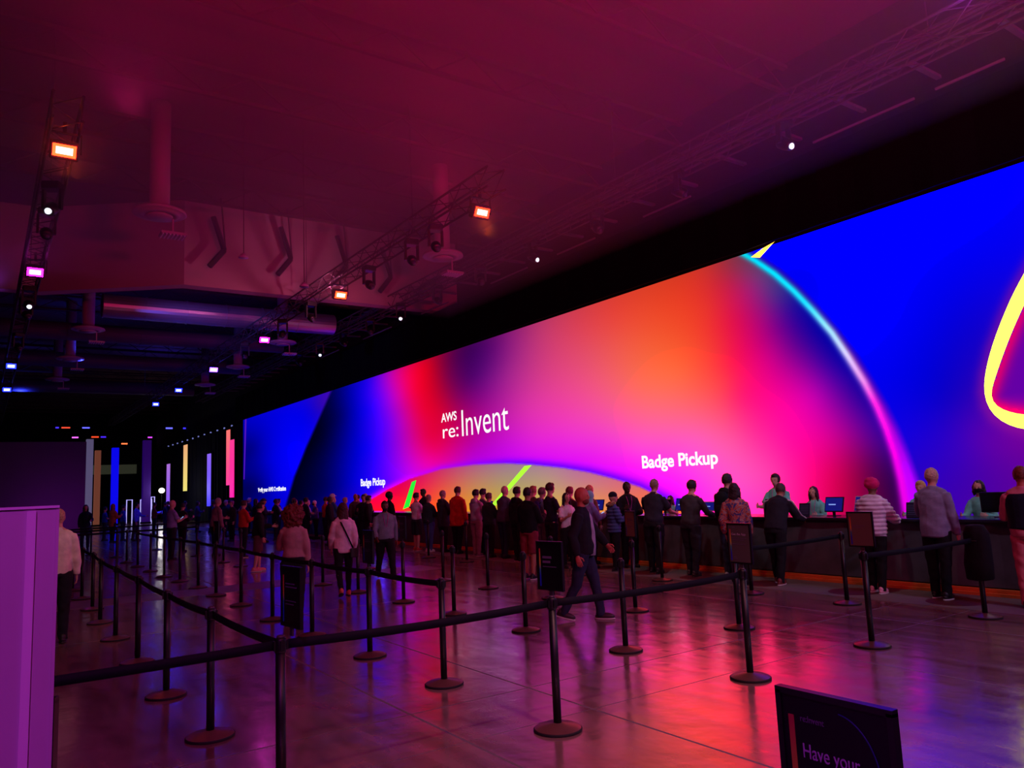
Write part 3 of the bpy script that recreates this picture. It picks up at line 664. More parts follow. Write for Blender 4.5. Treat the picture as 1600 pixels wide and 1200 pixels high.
    if topk != 'tee' or True:
        for sh, el, wr, d in arms:
            r = e*0.85
            inn_ = T((0, -.004, 1.40)).lerp(sh, .5)
            if topk == 'tee' or 'shortsleeve' in ex:
                loft(bm, [S(inn_), S(sh), S(sh.lerp(el, .72))], [(.050+r*.5)*s, (.055+r*.7)*s, (.060+r)*s], n=12, cap=0.15)
            else:
                loft(bm, [S(inn_), S(sh), S(sh.lerp(el, .5)), S(el), S(el.lerp(wr, .5)), S(el.lerp(wr, .97))], [(.048+r*.5)*s, (.053+r*.7)*s, (.052+r)*s, (.046+r)*s, (.040+r)*s, (.033+r*.6)*s], n=12, cap=0.15)
    if topk in ('jacket', 'shirt', 'coat', 'puffer') or 'collar' in ex:
        loft(bm, [S(T((0, -.012, 1.455))), S(T((0, -.006, 1.50)))], [(.078*s, .074*s), (.070*s, .068*s)], n=16, cap=0.1)
    if 'hoodback' in ex:
        ell(bm, S(T((0, -.085, 1.45))), (.115*s, .06*s, .075*s), 16, 10)
    o = obj({'tee': 'tee_shirt', 'long': 'sweater', 'shirt': 'shirt', 'jacket': 'jacket', 'coat': 'coat', 'puffer': 'puffer_jacket'}[topk], bm, topmat or cloth(top), root, True)
    remesh(o, vox, 4, lambda me_: folds(me_, .0055*s, 13, seed, ridge))
    # ---- bottom
    bm = BM()
    eb = {'trousers': .020, 'jeans': .015, 'leggings': .008, 'shorts': .030, 'skirt': .02}[botk]
    loft(bm, [S((0, 0, .86+dz)), S((0, 0, .93+dz)), S(T((0, 0, 1.02)))], [((.152*hw+eb)*s, (.108*ww+eb)*s), ((.150*hw+eb*.8)*s, (.108*ww+eb*.8)*s), ((.138*hw+.006)*s, (.100*ww+.006)*s)], n=16, cap=0.2)
    for hip, kn, an, ank in legs:
        if botk == 'shorts': loft(bm, [S(hip), S(hip.lerp(kn, .5)), S(hip.lerp(kn, .96))], [(.090*hw+.018)*s, (.082+eb)*s, (.075+eb)*s], n=14, cap=0.1)
        else: loft(bm, [S(hip), S(hip.lerp(kn, .5)), S(kn), S(kn.lerp(an, .5)), S(an+V((0, 0, -.03)))], [(.088*hw+.014)*s, (.074*hw+eb)*s, (.056+eb)*s, (.046+eb*1.1)*s, (.038+eb*1.1)*s], n=14, cap=0.12)
    o = obj({'trousers': 'trousers', 'jeans': 'jeans', 'leggings': 'leggings', 'shorts': 'shorts', 'skirt': 'skirt'}[botk], bm, cloth(bot), root, True)
    remesh(o, vox, 2, lambda me_: folds(me_, .005*s, 17, seed+1))
    # ---- shoes
    shm = mat('shoe_%d_%d_%d' % tuple(shoe), shoe, 0.5)
    for hip, kn, an, ank in legs:
        lift = an.z-0.075
        pit = Matrix.Rotation(-min(0.9, lift*5.0), 3, 'X')
        bm = BM()
        ell(bm, (0, .045, -.035), (.044, .135, .05), 16, 10); ell(bm, (0, -.02, -.005), (.042, .055, .055), 14, 9)
        for vv in bm.verts:
            if vv.co.z < -.058: vv.co.z = -.058
        for vv in bm.verts: vv.co = S(an+pit@vv.co)
        so = obj('shoe', bm, shm, root, True)
        bm = BM(); lathe(bm, [(0, -.075), (.9, -.075), (1.0, -.068), (.96, -.054), (0, -.054)], n=24)
        for vv in bm.verts: vv.co = S(an+pit@V((vv.co.x*.046, .042+vv.co.y*.142, vv.co.z)))
        obj('sole', bm, mat('sole_%s' % ('white' if sole else 'dark'), (215, 205, 205) if sole else (22, 20, 22), 0.6), so)
    # ---- extras
    if 'lanyard' in ex:
        bm = BM(); sf = S(T((0, .105+e, 1.12)))
        for q in (-1, 1): rod(bm, S(T((q*.055, .06+e, 1.46))), S(T((q*.045, .112+e, 1.36))), .006*s, 6); rod(bm, S(T((q*.045, .112+e, 1.36))), sf, .006*s, 6)
        ly = obj('lanyard', bm, cloth((190, 60, 160)), root)
        bm = BM(); box(bm, -.04*s, .04*s, 0, .006, -.12*s, 0, bev=.002)
        for vv in bm.verts: vv.co = vv.co+sf+V((0, .008, 0))
        obj('badge', bm, mat('badge_card', (190, 170, 200), 0.4), ly)
    if 'shirtfront' in ex:
        bm = BM(); loft(bm, [S(T((-.01, .058, 1.45))), S(T((0, .082, 1.35))), S(T((0, .105, 1.15))), S(T((0.01, .108, .98))), S(T((.01, .105, .86)))], [(.040*s, .03*s), (.055*s, .060*s), (.060*s, .066*s), (.062*s, .066*s), (.060*s, .06*s)], n=14, cap=.1)
        o = obj('shirt_front', bm, cloth((170, 160, 185)), root, True, label='pale shirt showing between the open jacket fronts')
    if 'apron' in ex:
        pass
    if 'stripes' in ex:
        for sh, el, wr, d in arms:
            outv = V((1 if sh.x > 0 else -1, 0, .35)).normalized()
            bm = BM(); loft(bm, [S(T((sh.x*.35, -.03, 1.47))), S(sh+outv*.082), S(sh.lerp(el, .5)+outv*.080), S(el+outv*.072), S(el.lerp(wr, .9)+outv*.056)], [(.020*s, .012*s)]*5, n=8)
            obj('sleeve_stripe', bm, cloth((205, 195, 215)), root, True, label='white stripe down the sleeve')
    if 'vest' in ex:
        bm = BM(); loft(bm, pts[1:-1], [(a*1.06, b*1.08) for a, b in rs[1:-1]], n=18, cap=.1); o = obj('vest', bm, cloth((22, 24, 48)), root, True); remesh(o, vox, 2)
    if 'furhood' in ex:
        bm = BM(); loft(bm, [S(T((math.sin(a)*.13, -.05-.07*math.cos(a), 1.49-.03*math.cos(a)))) for a in np.linspace(-2.2, 2.2, 9)], [.042*s]*9, n=10); o = obj('fur_hood', bm, mat('fur', (150, 120, 90), 0.9, noise=.4, nscale=60, bump=1, bscale=80), root, True)
        remesh(o, .014, 1, lambda me_: folds(me_, .008*s, 75, seed))
    W = Matrix.Translation((x, y, z0))@Matrix.Rotation(math.radians(face), 4, 'Z')
    return dict(root=root, s=s, arms=arms, T=T, W=W, S=S, e=e)
def held(p, name, bmf, m, at, label, cat):
    """a carried thing: top-level, placed in the world through the person's frame"""
    bm = bmf(); o = obj(name, bm, m); M = p['W']@Matrix.Translation(at); o.matrix_world = M; tag(o, label, cat); return o
def phone(p, label, which=0):
    a, b = p['arms'][0][2]*p['s'], p['arms'][1][2]*p['s']
    d = p['arms'][which][3]; c = (p['arms'][which][2]+d*.09)*p['s']
    bm = BM(); box(bm, -.036, .036, -.005, .004, -.07, .075, bev=.003); rt2 = empty('smartphone', (0, 0, 0), 0, label, 'phone')
    rt2.matrix_world = p['W']@Matrix.Translation(c+Vector((0, .02, .03)))@Matrix.Rotation(math.radians(-55), 4, 'X')
    obj('case', bm, black, rt2); obj('screen', bx(-.032, .032, -.0075, -.0055, -.062, .068), mat('phone_glow', (150, 190, 255), .3, emit=(150, 190, 255), estr=0.8), rt2)
def backpack(p, col_, label):
    s = p['s']; T = p['T']; c = Vector(T((0, -.165-p['e'], 1.22)))*s
    r_ = empty('backpack', (0, 0, 0), 0, label, 'backpack'); r_.matrix_world = p['W']
    bm = BM(); loft(bm, [c+Vector((0, 0, -.20*s)), c+Vector((0, -.012, -.05*s)), c+Vector((0, 0, .13*s)), c+Vector((0, .02, .2*s))], [(.135*s, .075*s), (.145*s, .09*s), (.13*s, .08*s), (.09*s, .05*s)], n=16, cap=.5)
    o = obj('bag', bm, cloth(col_), r_, True); remesh(o, .016, 2)
    bm = BM(); ell(bm, c+Vector((0, -.085*s, -.08*s)), (.10*s, .035*s, .085*s), 16, 10); obj('front_pocket', bm, cloth(col_), r_, True)
    for q in (-1, 1):
        bm = BM(); e = p['e']; loft(bm, [Vector(T((q*.07, -.13-e, 1.36)))*s, Vector(T((q*.085, -.03, 1.475+e)))*s, Vector(T((q*.10, .10+e, 1.36)))*s, Vector(T((q*.12, .09+e, 1.2)))*s, Vector(T((q*.16, -.02, 1.06)))*s], [(.022*s, .008*s)]*5, n=8); obj('strap', bm, cloth((20, 20, 24)), r_, True)
D = dict
NEAR = 0.0125
# ---- people inside the queue lanes
p = person(0.92, 12.55, 1.79, -8, 'shaven-headed person in a pale cream shirt, back turned, right beside the purple partition', top=(238, 222, 205), bot=(26, 24, 34), hair='crop', hcol=(190, 150, 120), pose='onearm', topk='shirt', vox=NEAR)
p = person(6.85, 8.35, 1.79, -142, 'bald person striding through the queue in an open dark jacket over a pale shirt', top=(30, 26, 36), bot=(44, 46, 74), hair='none', skin='red', pose='stride', topk='jacket', botk='jeans', shoe=(60, 40, 50), sole=1, vox=0.011, ex=('face', 'shirtfront', 'beard'), hcol=(120, 50, 40))
p = person(3.86, 11.45, 1.66, -28, 'person with big curly auburn hair in a dusty pink sweater, back turned', top=(176, 128, 130), bot=(24, 22, 28), hair='curly', hcol=(112, 26, 28), fem=True, pose='onearm', topk='long', vox=NEAR, ex=('hiphem',))
lh = person(5.48, 13.5, 1.66, -12, 'person with very long dark red hair walking away in a pale pink jacket', top=(236, 200, 214), bot=(20, 18, 24), hair='verylong', hcol=(66, 16, 24), fem=True, pose='walkslow', topk='jacket', botk='leggings', shoe=(205, 90, 80), vox=NEAR, ex=('longhem',))
def crossbag(p):
    r_ = empty('crossbody_bag', (0, 0, 0), 0, 'small black crossbody bag worn over the pale pink jacket', 'bag'); r_.matrix_world = p['W']; s = p['s']; e = p['e']
    bm = BM(); pts = [(-.085, .04, 1.48), (-.06, -.12-e, 1.38), (.02, -.135-e, 1.2), (.10, -.13-e, 1.02), (.165, -.07-e, .90)]
    loft(bm, [Vector(q)*s for q in pts], [(.014, .006)]*5, n=8); obj('strap', bm, black, r_, True)
    obj('pouch', bx(.10*s, .25*s, -.19*s, -.12*s, .73*s, .90*s, bev=.015), mat('bag_leather', (24, 20, 26), .5), r_)
crossbag(lh)
p = person(7.15, 15.3, 1.68, 165, 'person in a grey half-zip top with a lanyard walking towards the camera', top=(120, 138, 146), bot=(24, 20, 28), hair='crop', hcol=(20, 14, 14), skin='brown', pose='walk', topk='long', vox=NEAR, ex=('face', 'lanyard', 'collar', 'beard'), sole=1, big=1.1)
p = person(5.77, 19.74, 1.68, -100, 'person in a black jacket, maroon shorts and pink shoes standing sideways', top=(22, 28, 24), bot=(96, 52, 62), hair='short', hcol=(26, 18, 18), skin='light', pose='onearm', topk='jacket', botk='shorts', shoe=(235, 130, 140), sole=1, vox=.014, ex=('face',))
p = person(5.0, 26.2, 1.82, -72, 'bald person in a violet tee shirt looking at a phone, alone at the far left', top=(150, 140, 190), bot=(40, 34, 44), hair='none', skin='light', pose='phone', topk='tee', vox=.017, ex=('face',))
phone(p, 'glowing phone held by the bald person at the far left')
p = person(6.35, 26.3, 1.83, -80, 'heavy grey-haired person in a brown plaid shirt at the far left', top=(150, 108, 112), bot=(36, 32, 40), hair='crop', hcol=(170, 140, 140), pose='onearm', topk='shirt', big=1.22, vox=.017, ex=('face',))
p = person(6.75, 24.6, 1.72, -75, 'person in a red hooded top behind the heavy grey-haired person', top=(205, 36, 36), bot=(30, 26, 34), hair='short', hcol=(60, 30, 24), pose='phone', vox=.018, ex=('face',), sole=1)
p = person(6.0, 29.6, 1.7, -60, 'dark dressed person half hidden left of the brown plaid shirt', top=(46, 30, 44), bot=(28, 22, 30), pose='phone', vox=.02)
p = person(9.04, 12.69, 1.78, -72, 'person in a black hooded jacket and maroon shorts standing behind a post sign', top=(20, 18, 22), bot=(140, 46, 62), hair='crop', hcol=(26, 14, 14), skin='tan', pose='phone', topk='jacket', botk='shorts', sole=1, vox=.0135)
# ---- people along the counter, from the camera end
p = person(11.2, 4.62, 1.80, -75, 'person in a navy vest over a puffy pink jacket, cut by the right edge', top=(214, 130, 140), bot=(214, 120, 130), hair='short', hcol=(120, 40, 24), skin='red', pose='folded', topk='jacket', vox=NEAR, ex=('vest',))
p = person(11.3, 5.85, 1.83, -88, 'bald person in a blue-grey blazer and black trousers standing at the counter', top=(132, 128, 160), bot=(18, 16, 22), hair='crop', hcol=(196, 158, 140), pose='onearm', topk='jacket', vox=0.011, ex=('longhem',), shoe=(36, 30, 36), sole=1)
p = person(11.3, 6.80, 1.71, -84, 'person in a crimson turban and a pale quilted puffer jacket', top=(214, 196, 220), bot=(18, 16, 20), hair='turban', hcol=(216, 20, 112), skin='brown', pose='counter', topk='puffer', vox=0.0095, ridge=.062, shoe=(232, 170, 190), sole=1, ex=('beard',))
p = person(11.26, 8.55, 1.77, -80, 'person leaning over the counter in a black track jacket with white sleeve stripes', top=(34, 30, 44), bot=(24, 22, 30), hair='crop', hcol=(70, 50, 44), skin='tan', pose='lean', topk='jacket', vox=NEAR, ex=('stripes',), shoe=(120, 40, 46), sole=1)
def pat():
    m = bpy.data.materials.new('patterned_cloth'); m.use_nodes = True; nt = m.node_tree; b = nt.nodes['Principled BSDF']
    tc = nt.nodes.new('ShaderNodeTexCoord'); n = nt.nodes.new('ShaderNodeTexNoise'); n.inputs['Scale'].default_value = 9; n.inputs['Detail'].default_value = 3; n.inputs['Distortion'].default_value = 1.5
    r = nt.nodes.new('ShaderNodeValToRGB'); nt.links.new(tc.outputs['Object'], n.inputs['Vector']); nt.links.new(n.outputs['Fac'], r.inputs[0]); nt.links.new(r.outputs[0], b.inputs['Base Color'])
    r.color_ramp.interpolation = 'CONSTANT'; e = r.color_ramp.elements; e[0].color = srgb((60, 60, 130))+(1,); e[1].position = .42; e[1].color = srgb((190, 90, 70))+(1,)
    for q, c in ((.48, (150, 140, 150)), (.53, (200, 70, 50)), (.60, (90, 40, 60)), (.66, (120, 130, 190))):
        x = e.new(q); x.color = srgb(c)+(1,)
    setin(b, 'Roughness', .85); return m
p = person(10.85, 9.02, 1.71, -62, 'person with dark bobbed hair in a colourful patterned jacket', bot=(24, 20, 26), hair='bob', hcol=(44, 14, 24), fem=True, pose='hips', topk='coat', topmat=pat(), vox=NEAR, big=1.1)
p = person(11.35, 9.62, 1.88, -80, 'tall person with short dark hair in a black hooded jacket at the counter', top=(22, 20, 26), bot=(70, 66, 92), hair='short', hcol=(40, 20, 22), pose='onearm', topk='jacket', botk='jeans', vox=NEAR, ex=('hoodback',), shoe=(225, 210, 220), sole=1)
backpack(p, (18, 17, 22), 'black backpack on the tall person in the black hooded jacket')
p = person(11.24, 10.45, 1.80, -84, 'person with dark cropped hair in a charcoal sweater leaning to the counter', top=(62, 58, 64), bot=(40, 36, 46), hair='short', hcol=(30, 14, 20), pose='counter', topk='long', vox=NEAR, big=1.1, shoe=(60, 40, 46))
p = person(11.15, 11.35, 1.85, -76, 'broad person with a shaved head in a dark short sleeved shirt at the counter', top=(46, 42, 56), bot=(28, 24, 32), hair='crop', hcol=(150, 110, 96), pose='counter', topk='tee', ex=('collar',), vox=NEAR, big=1.15)
p = person(11.55, 12.5, 1.80, 158, 'person with very dark skin in a black jacket with a lanyard facing the queue', top=(24, 20, 28), bot=(22, 20, 26), hair='crop', hcol=(16, 12, 12), skin='dark', pose='phone', topk='jacket', vox=.014, ex=('face', 'lanyard'))
p = person(10.95, 12.3, 1.60, -112, 'person in a blue puffer jacket with a fur hood looking at a phone', top=(70, 84, 140), bot=(24, 20, 26), hair='beanie', hcol=(30, 26, 40), fem=True, pose='phone', topk='puffer', vox=.0125, ridge=.07, ex=('face', 'glasses', 'furhood'))
phone(p, 'phone held by the person in the fur-hooded blue puffer')
p = person(10.95, 13.05, 1.64, -98, 'person in a pale turquoise headscarf and lilac coat behind the striding person', top=(126, 110, 180), bot=(30, 26, 40), hair='hijab', hcol=(140, 205, 205), fem=True, pose='phone', topk='coat', vox=.014)
phone(p, 'bright blue phone screen in front of the turquoise headscarf')
p = person(11.5, 13.7, 1.76, -90, 'bald person against the orange part of the screen, above the striding person', top=(120, 70, 60), bot=(30, 26, 34), hair='crop', hcol=(200, 120, 90), skin='light', pose='stand', vox=.015)
p = person(10.7, 13.55, 1.62, 172, 'person with long black hair and a white tee shirt under dark straps', top=(232, 226, 232), bot=(26, 22, 28), hair='long', hcol=(22, 14, 18), fem=True, pose='phone', topk='tee', vox=.0135, ex=('face',))
p = person(11.6, 14.55, 1.74, -80, 'person with reddish cropped hair half hidden behind the navy tee shirt', top=(60, 36, 48), bot=(30, 26, 34), hair='short', hcol=(120, 30, 50), pose='stand', vox=.016)
p = person(10.75, 14.2, 1.85, -96, 'tall slim person with brown hair in a navy tee shirt, one bare forearm out', top=(34, 30, 60), bot=(30, 26, 36), hair='short', hcol=(60, 22, 24), pose='phone', topk='tee', vox=.013, ex=('face',))
p = person(11.0, 14.85, 1.75, -92, 'person with light brown hair in a grey-blue hooded top and grey camouflage trousers', top=(108, 116, 146), bot=(110, 104, 120), hair='short', hcol=(110, 84, 84), pose='phone', topk='long', vox=.014, ex=('hoodback', 'face'))
backpack(p, (44, 44, 120), 'blue backpack worn over the grey-blue hooded top')
p = person(11.5, 15.9, 1.79, -90, 'person with light brown hair showing above the black hooded jacket', top=(90, 60, 60), bot=(30, 26, 34), hair='short', hcol=(150, 100, 70), pose='stand', vox=.017)
p = person(10.9, 15.75, 1.79, -86, 'person with black hair in a plain black hooded jacket in the middle of the crowd', top=(24, 22, 26), bot=(26, 24, 30), hair='short', hcol=(20, 12, 16), pose='stand', topk='jacket', vox=.015, big=1.12, ex=('hoodback',), sole=1)
p = person(11.2, 16.8, 1.82, -84, 'bald broad person in a slate grey jacket in front of the yellow-green bar', top=(84, 84, 108), bot=(40, 44, 80), hair='crop', hcol=(210, 170, 150), pose='onearm', topk='jacket', botk='jeans', vox=.015, big=1.12)
p = person(11.1, 17.35, 1.66, -80, 'short person in a dark green jacket between the slate jacket and the grey hooded top', top=(46, 74, 72), bot=(30, 28, 34), hair='short', hcol=(90, 60, 60), pose='phone', topk='jacket', vox=.017)
p = person(11.55, 18.35, 1.77, -90, 'dark haired person half hidden behind the grey hooded top', top=(70, 90, 96), bot=(30, 28, 34), hair='short', hcol=(24, 14, 18), pose='stand', vox=.018)
p = person(11.1, 18.0, 1.76, -78, 'person in a pale grey hooded top and khaki trousers with black knee straps', top=(176, 164, 178), bot=(158, 134, 134), hair='short', hcol=(26, 16, 20), pose='folded', topk='long', vox=.014, ex=('hoodback',), shoe=(120, 110, 110), sole=1)
p = person(11.2, 19.2, 1.86, -70, 'tall person in a bright red coat at the counter', top=(214, 28, 30), bot=(26, 24, 30), hair='short', hcol=(80, 30, 30), pose='onearm', topk='coat', vox=.015, big=1.06)
p = person(11.2, 20.0, 1.77, -82, 'grey-haired person in a dark hooded coat left of the red coat', top=(52, 58, 66), bot=(28, 28, 34), hair='crop', hcol=(150, 130, 130), pose='phone', topk='coat', vox=.016, ex=('hoodback',))
p = person(11.05, 20.6, 1.66, -78, 'person in a dark green jacket and blue jeans near the green bar', top=(48, 72, 72), bot=(72, 86, 140), hair='crop', hcol=(150, 120, 110), pose='phone', topk='jacket', botk='jeans', vox=.016, big=1.12, sole=1, shoe=(220, 210, 210))
p = person(11.0, 21.3, 1.73, -76, 'pale person in a white tee shirt and dark shorts beside the green bar', top=(232, 226, 236), bot=(40, 56, 56), hair='short', hcol=(22, 14, 18), pose='folded', topk='tee', botk='shorts', vox=.015, sole=1, shoe=(190, 60, 60))
p = person(10.3, 21.7, 1.78, -96, 'large person with an afro in a black coat behind the grey half-zip top', top=(20, 17, 24), bot=(22, 20, 26), hair='afro', hcol=(16, 10, 14), skin='dark', pose='stand', topk='coat', vox=.017, big=1.2)
p = person(10.9, 25.0, 1.73, 150, 'person in a black jacket facing the queue with forearms raised', top=(28, 22, 30), bot=(24, 22, 28), hair='short', hcol=(30, 14, 18), skin='tan', pose='phone', topk='jacket', vox=.018, ex=('face',), big=1.1)
# far part of the line: one spec per person
far = [
 (11.45, 26.1, 1.75, 170, 'white bearded person with fair hair far down the line', (60, 60, 90), 'short', (200, 190, 180), 'light', 'jacket', 'beard'),
 (11.45, 27.0, 1.76, 175, 'bald red-faced person beside the white bearded person', (80, 40, 60), 'none', (90, 60, 50), 'red', 'long', None),
 (11.4, 28.0, 1.64, -90, 'fair haired person between the white cap and the long dark red hair', (70, 50, 90), 'short', (190, 150, 130), 'light', 'long', None),
 (10.75, 27.5, 1.79, -84, 'person in a white cap and a teal blue shirt far down the line', (70, 110, 160), 'cap', (225, 225, 235), 'light', 'shirt', None),
 (11.3, 28.8, 1.66, -90, 'grey-haired person behind the teal blue shirt', (60, 60, 110), 'crop', (190, 190, 200), 'light', 'long', None),
 (11.3, 29.6, 1.68, -80, 'person in a scarlet shirt far down the line', (230, 40, 36), 'short', (60, 26, 20), 'light', 'tee', None),
 (11.3, 30.7, 1.56, 90, 'short person with white hair and a pale face mask', (70, 60, 130), 'crop', (225, 225, 235), 'light', 'long', None),
 (11.0, 31.6, 1.58, -85, 'short dark dressed person right of the curly auburn hair', (34, 36, 42), 'short', (24, 20, 22), 'tan', 'jacket', None),
 (11.5, 32.2, 1.56, -90, 'short person in a white top with pale hair far down the line', (190, 200, 215), 'short', (200, 190, 190), 'light', 'tee', None),
 (11.2, 33.1, 1.67, -85, 'person in a dark red beret-like hat far down the line', (50, 44, 90), 'beanie', (120, 40, 60), 'light', 'jacket', None),
 (11.4, 33.9, 1.60, -80, 'person in a purple-grey tee shirt behind the curly auburn hair', (90, 84, 140), 'short', (30, 22, 26), 'tan', 'tee', None),
 (11.0, 34.7, 1.62, -70, 'person in a bright white shirt against the blue screen', (225, 232, 248), 'short', (60, 36, 30), 'light', 'tee', None),
 (11.4, 35.8, 1.66, -85, 'person with black hair in an indigo top left of the bright white shirt', (60, 50, 120), 'short', (20, 16, 22), 'tan', 'long', None),
 (11.0, 36.9, 1.68, -80, 'person in a slate hooded jacket under the certification lettering', (60, 66, 96), 'short', (26, 20, 26), 'light', 'jacket', None),
 (11.3, 38.2, 1.66, -90, 'person in a plum jacket under the certification lettering', (96, 50, 110), 'short', (40, 24, 30), 'light', 'jacket', None),
 (11.1, 39.5, 1.76, -90, 'tall person with silver hair at the far end of the line', (40, 36, 60), 'short', (180, 175, 190), 'light', 'jacket', None),
 (11.4, 40.9, 1.66, -80, 'person in a blue tee shirt at the far end of the line', (60, 70, 170), 'short', (30, 24, 30), 'tan', 'tee', None),
 (11.0, 42.5, 1.70, -90, 'person with brown hair in a grey top at the far end of the line', (90, 90, 110), 'short', (80, 50, 40), 'light', 'long', None),
 (11.3, 44.3, 1.68, -90, 'last but one person of the line, in a navy jacket', (34, 34, 80), 'short', (24, 20, 26), 'tan', 'jacket', None),
 (11.0, 46.2, 1.72, -85, 'last person of the line, in a pale lilac shirt', (160, 150, 210), 'short', (50, 40, 40), 'light', 'shirt', None),
 (9.6, 38.0, 1.70, -80, 'dark dressed person with grey hair standing apart left of the plum jacket', (44, 34, 60), 'short', (150, 140, 150), 'light', 'jacket', None),
 (8.9, 34.2, 1.66, 120, 'person with pink tinted hair in a dark coat behind the maroon shorts', (50, 30, 46), 'short', (150, 60, 90), 'light', 'coat', None),
 (3.64, 36.4, 1.78, 175, 'person with long black hair standing dark against the purple partition', (20, 18, 40), 'long', (14, 10, 16), 'tan', 'jacket', None),
 (5.12, 42.9, 1.62, -90, 'blue-lit person behind the far barriers, left of the orange scarf', (40, 60, 170), 'short', (20, 20, 30), 'light', 'tee', None),  # blue light on the blue-lit people is put into their clothes colours
 (5.14, 40.3, 1.76, -60, 'person in a rust orange scarf and coat behind the far barriers', (190, 90, 50), 'long', (160, 70, 40), 'light', 'coat', None),
 (5.75, 41.6, 1.68, -90, 'first blue-lit person right of the orange scarf', (50, 60, 190), 'short', (20, 20, 34), 'light', 'long', None),
 (6.15, 40.6, 1.76, -120, 'blue-lit person in a loose bright shirt right of the orange scarf', (90, 110, 235), 'short', (20, 20, 34), 'light', 'shirt', None),
 (7.6, 44.4, 1.72, -90, 'person in a dark red top in front of the luminous doorway', (120, 30, 60), 'short', (30, 20, 26), 'tan', 'long', None),
 (8.6, 47.0, 1.70, -90, 'navy dressed person far behind the violet tee shirt', (30, 30, 80), 'short', (20, 16, 24), 'tan', 'long', None),
 (9.3, 50.0, 1.74, -60, 'farthest person before the drape wall with the lit bars', (26, 26, 60), 'short', (20, 16, 24), 'tan', 'jacket', None),
]
for k_, (x, y, h, c_, nm) in enumerate(((10.2, 28.9, 1.70, (30, 30, 44), 'black jacket between the teal blue shirt and the scarlet shirt'), (10.3, 30.3, 1.66, (40, 34, 60), 'dark indigo jacket left of the scarlet shirt'),
    (10.2, 32.4, 1.68, (28, 26, 40), 'black coat in the front row under the left badge lettering'), (10.0, 33.6, 1.64, (60, 66, 90), 'slate shirt just right of the bright white shirt'), (10.2, 35.4, 1.72, (26, 26, 36), 'black top left of the bright white shirt'),
    (10.0, 36.6, 1.66, (70, 50, 110), 'purple top in the front row under the certification lettering'), (10.2, 39.2, 1.70, (34, 32, 44), 'dark grey jacket under the start of the certification lettering'), (9.9, 41.4, 1.66, (50, 60, 130), 'deep blue shirt in the front row near the screen end'),
    (10.2, 43.2, 1.72, (30, 26, 40), 'black hooded top near the screen end'), (10.0, 45.5, 1.68, (80, 74, 120), 'grey-violet shirt near the screen end'), (9.9, 48.2, 1.70, (36, 30, 60), 'dark jacket in front of the screen end'),
    (10.3, 26.6, 1.70, (44, 34, 50), 'maroon-black jacket behind the long dark red hair'), (10.4, 23.6, 1.70, (30, 26, 34), 'dark jacket between the afro and the raised forearms'), (9.4, 31.4, 1.72, (30, 28, 40), 'dark coat standing behind the curly auburn hair'))):
    far.append((x, y, h, -80-3*k_, 'person in a '+nm, c_, ('short', 'crop', 'short', 'cap', 'bob')[k_ % 5], ((26, 20, 24), (60, 50, 50), (50, 30, 26), (70, 74, 100), (40, 24, 30))[k_ % 5], ('light', 'tan', 'brown')[k_ % 3], ('jacket', 'long', 'coat')[k_ % 3], None))
for i, (x, y, h, f, lab, tc_, hr, hc_, sk_, tk_, xx) in enumerate(far):
    person(x, y, h, f, lab, top=tc_, bot=((26, 24, 34), (40, 44, 70), (60, 54, 60))[i % 3], hair=hr, hcol=hc_, skin=sk_, topk=tk_, pose=('phone', 'stand', 'onearm', 'folded')[i % 4],
           vox=.022, fem=(hr == 'long'), ex=(('face',) if abs(f) > 89 and f > 0 else ())+((xx,) if xx else ())+(('mask',) if 'mask' in lab else ()))
# ---- staff behind the counter
TEAL = (110, 196, 176)
p = person(13.3, 9.95, 1.84, 100, 'tall staff member with brown hair in a teal tee shirt behind the counter', top=TEAL, bot=(30, 28, 34), hair='short', hcol=(50, 20, 20), pose='staff', topk='tee', vox=NEAR, ex=('face', 'lanyard'))
p = person(13.2, 9.05, 1.57, 100, 'smiling staff member with long brown hair in a teal top behind the counter', top=TEAL, bot=(30, 28, 34), hair='long', hcol=(60, 22, 26), fem=True, pose='staff', topk='long', vox=NEAR, ex=('face', 'lanyard'))
p = person(13.15, 6.95, 1.62, 95, 'elderly staff member with short blond hair in a teal jacket behind the counter', top=(120, 210, 190), bot=(30, 28, 34), hair='short', hcol=(200, 160, 90), fem=True, pose='staff', topk='jacket', vox=NEAR, ex=('face', 'lanyard'))
p = person(13.2, 6.05, 1.60, 95, 'staff member with long black hair and a black face mask in a teal top', top=TEAL, bot=(30, 28, 34), hair='bob', hcol=(20, 12, 18), fem=True, pose='staff', topk='long', vox=NEAR, ex=('mask',))
p = person(13.1, 12.7, 1.45, 95, 'seated-height staff member behind the two small counter screens', top=TEAL, bot=(30, 28, 34), hair='bob', hcol=(30, 18, 20), fem=True, pose='staff', vox=.016, ex=('face',))
p = person(12.95, 24.4, 1.83, 95, 'dark dressed staff member with white shoulder straps behind the white tee shirt', top=(34, 26, 34), bot=(30, 28, 34), hair='short', hcol=(24, 14, 16), skin='dark', pose='staff', vox=.018, ex=('face',))
p = person(13.1, 30.5, 1.70, 95, 'staff member in teal far down behind the scarlet shirt', top=TEAL, bot=(30, 28, 34), pose='staff', vox=.022, ex=('face',))
run_jobs()
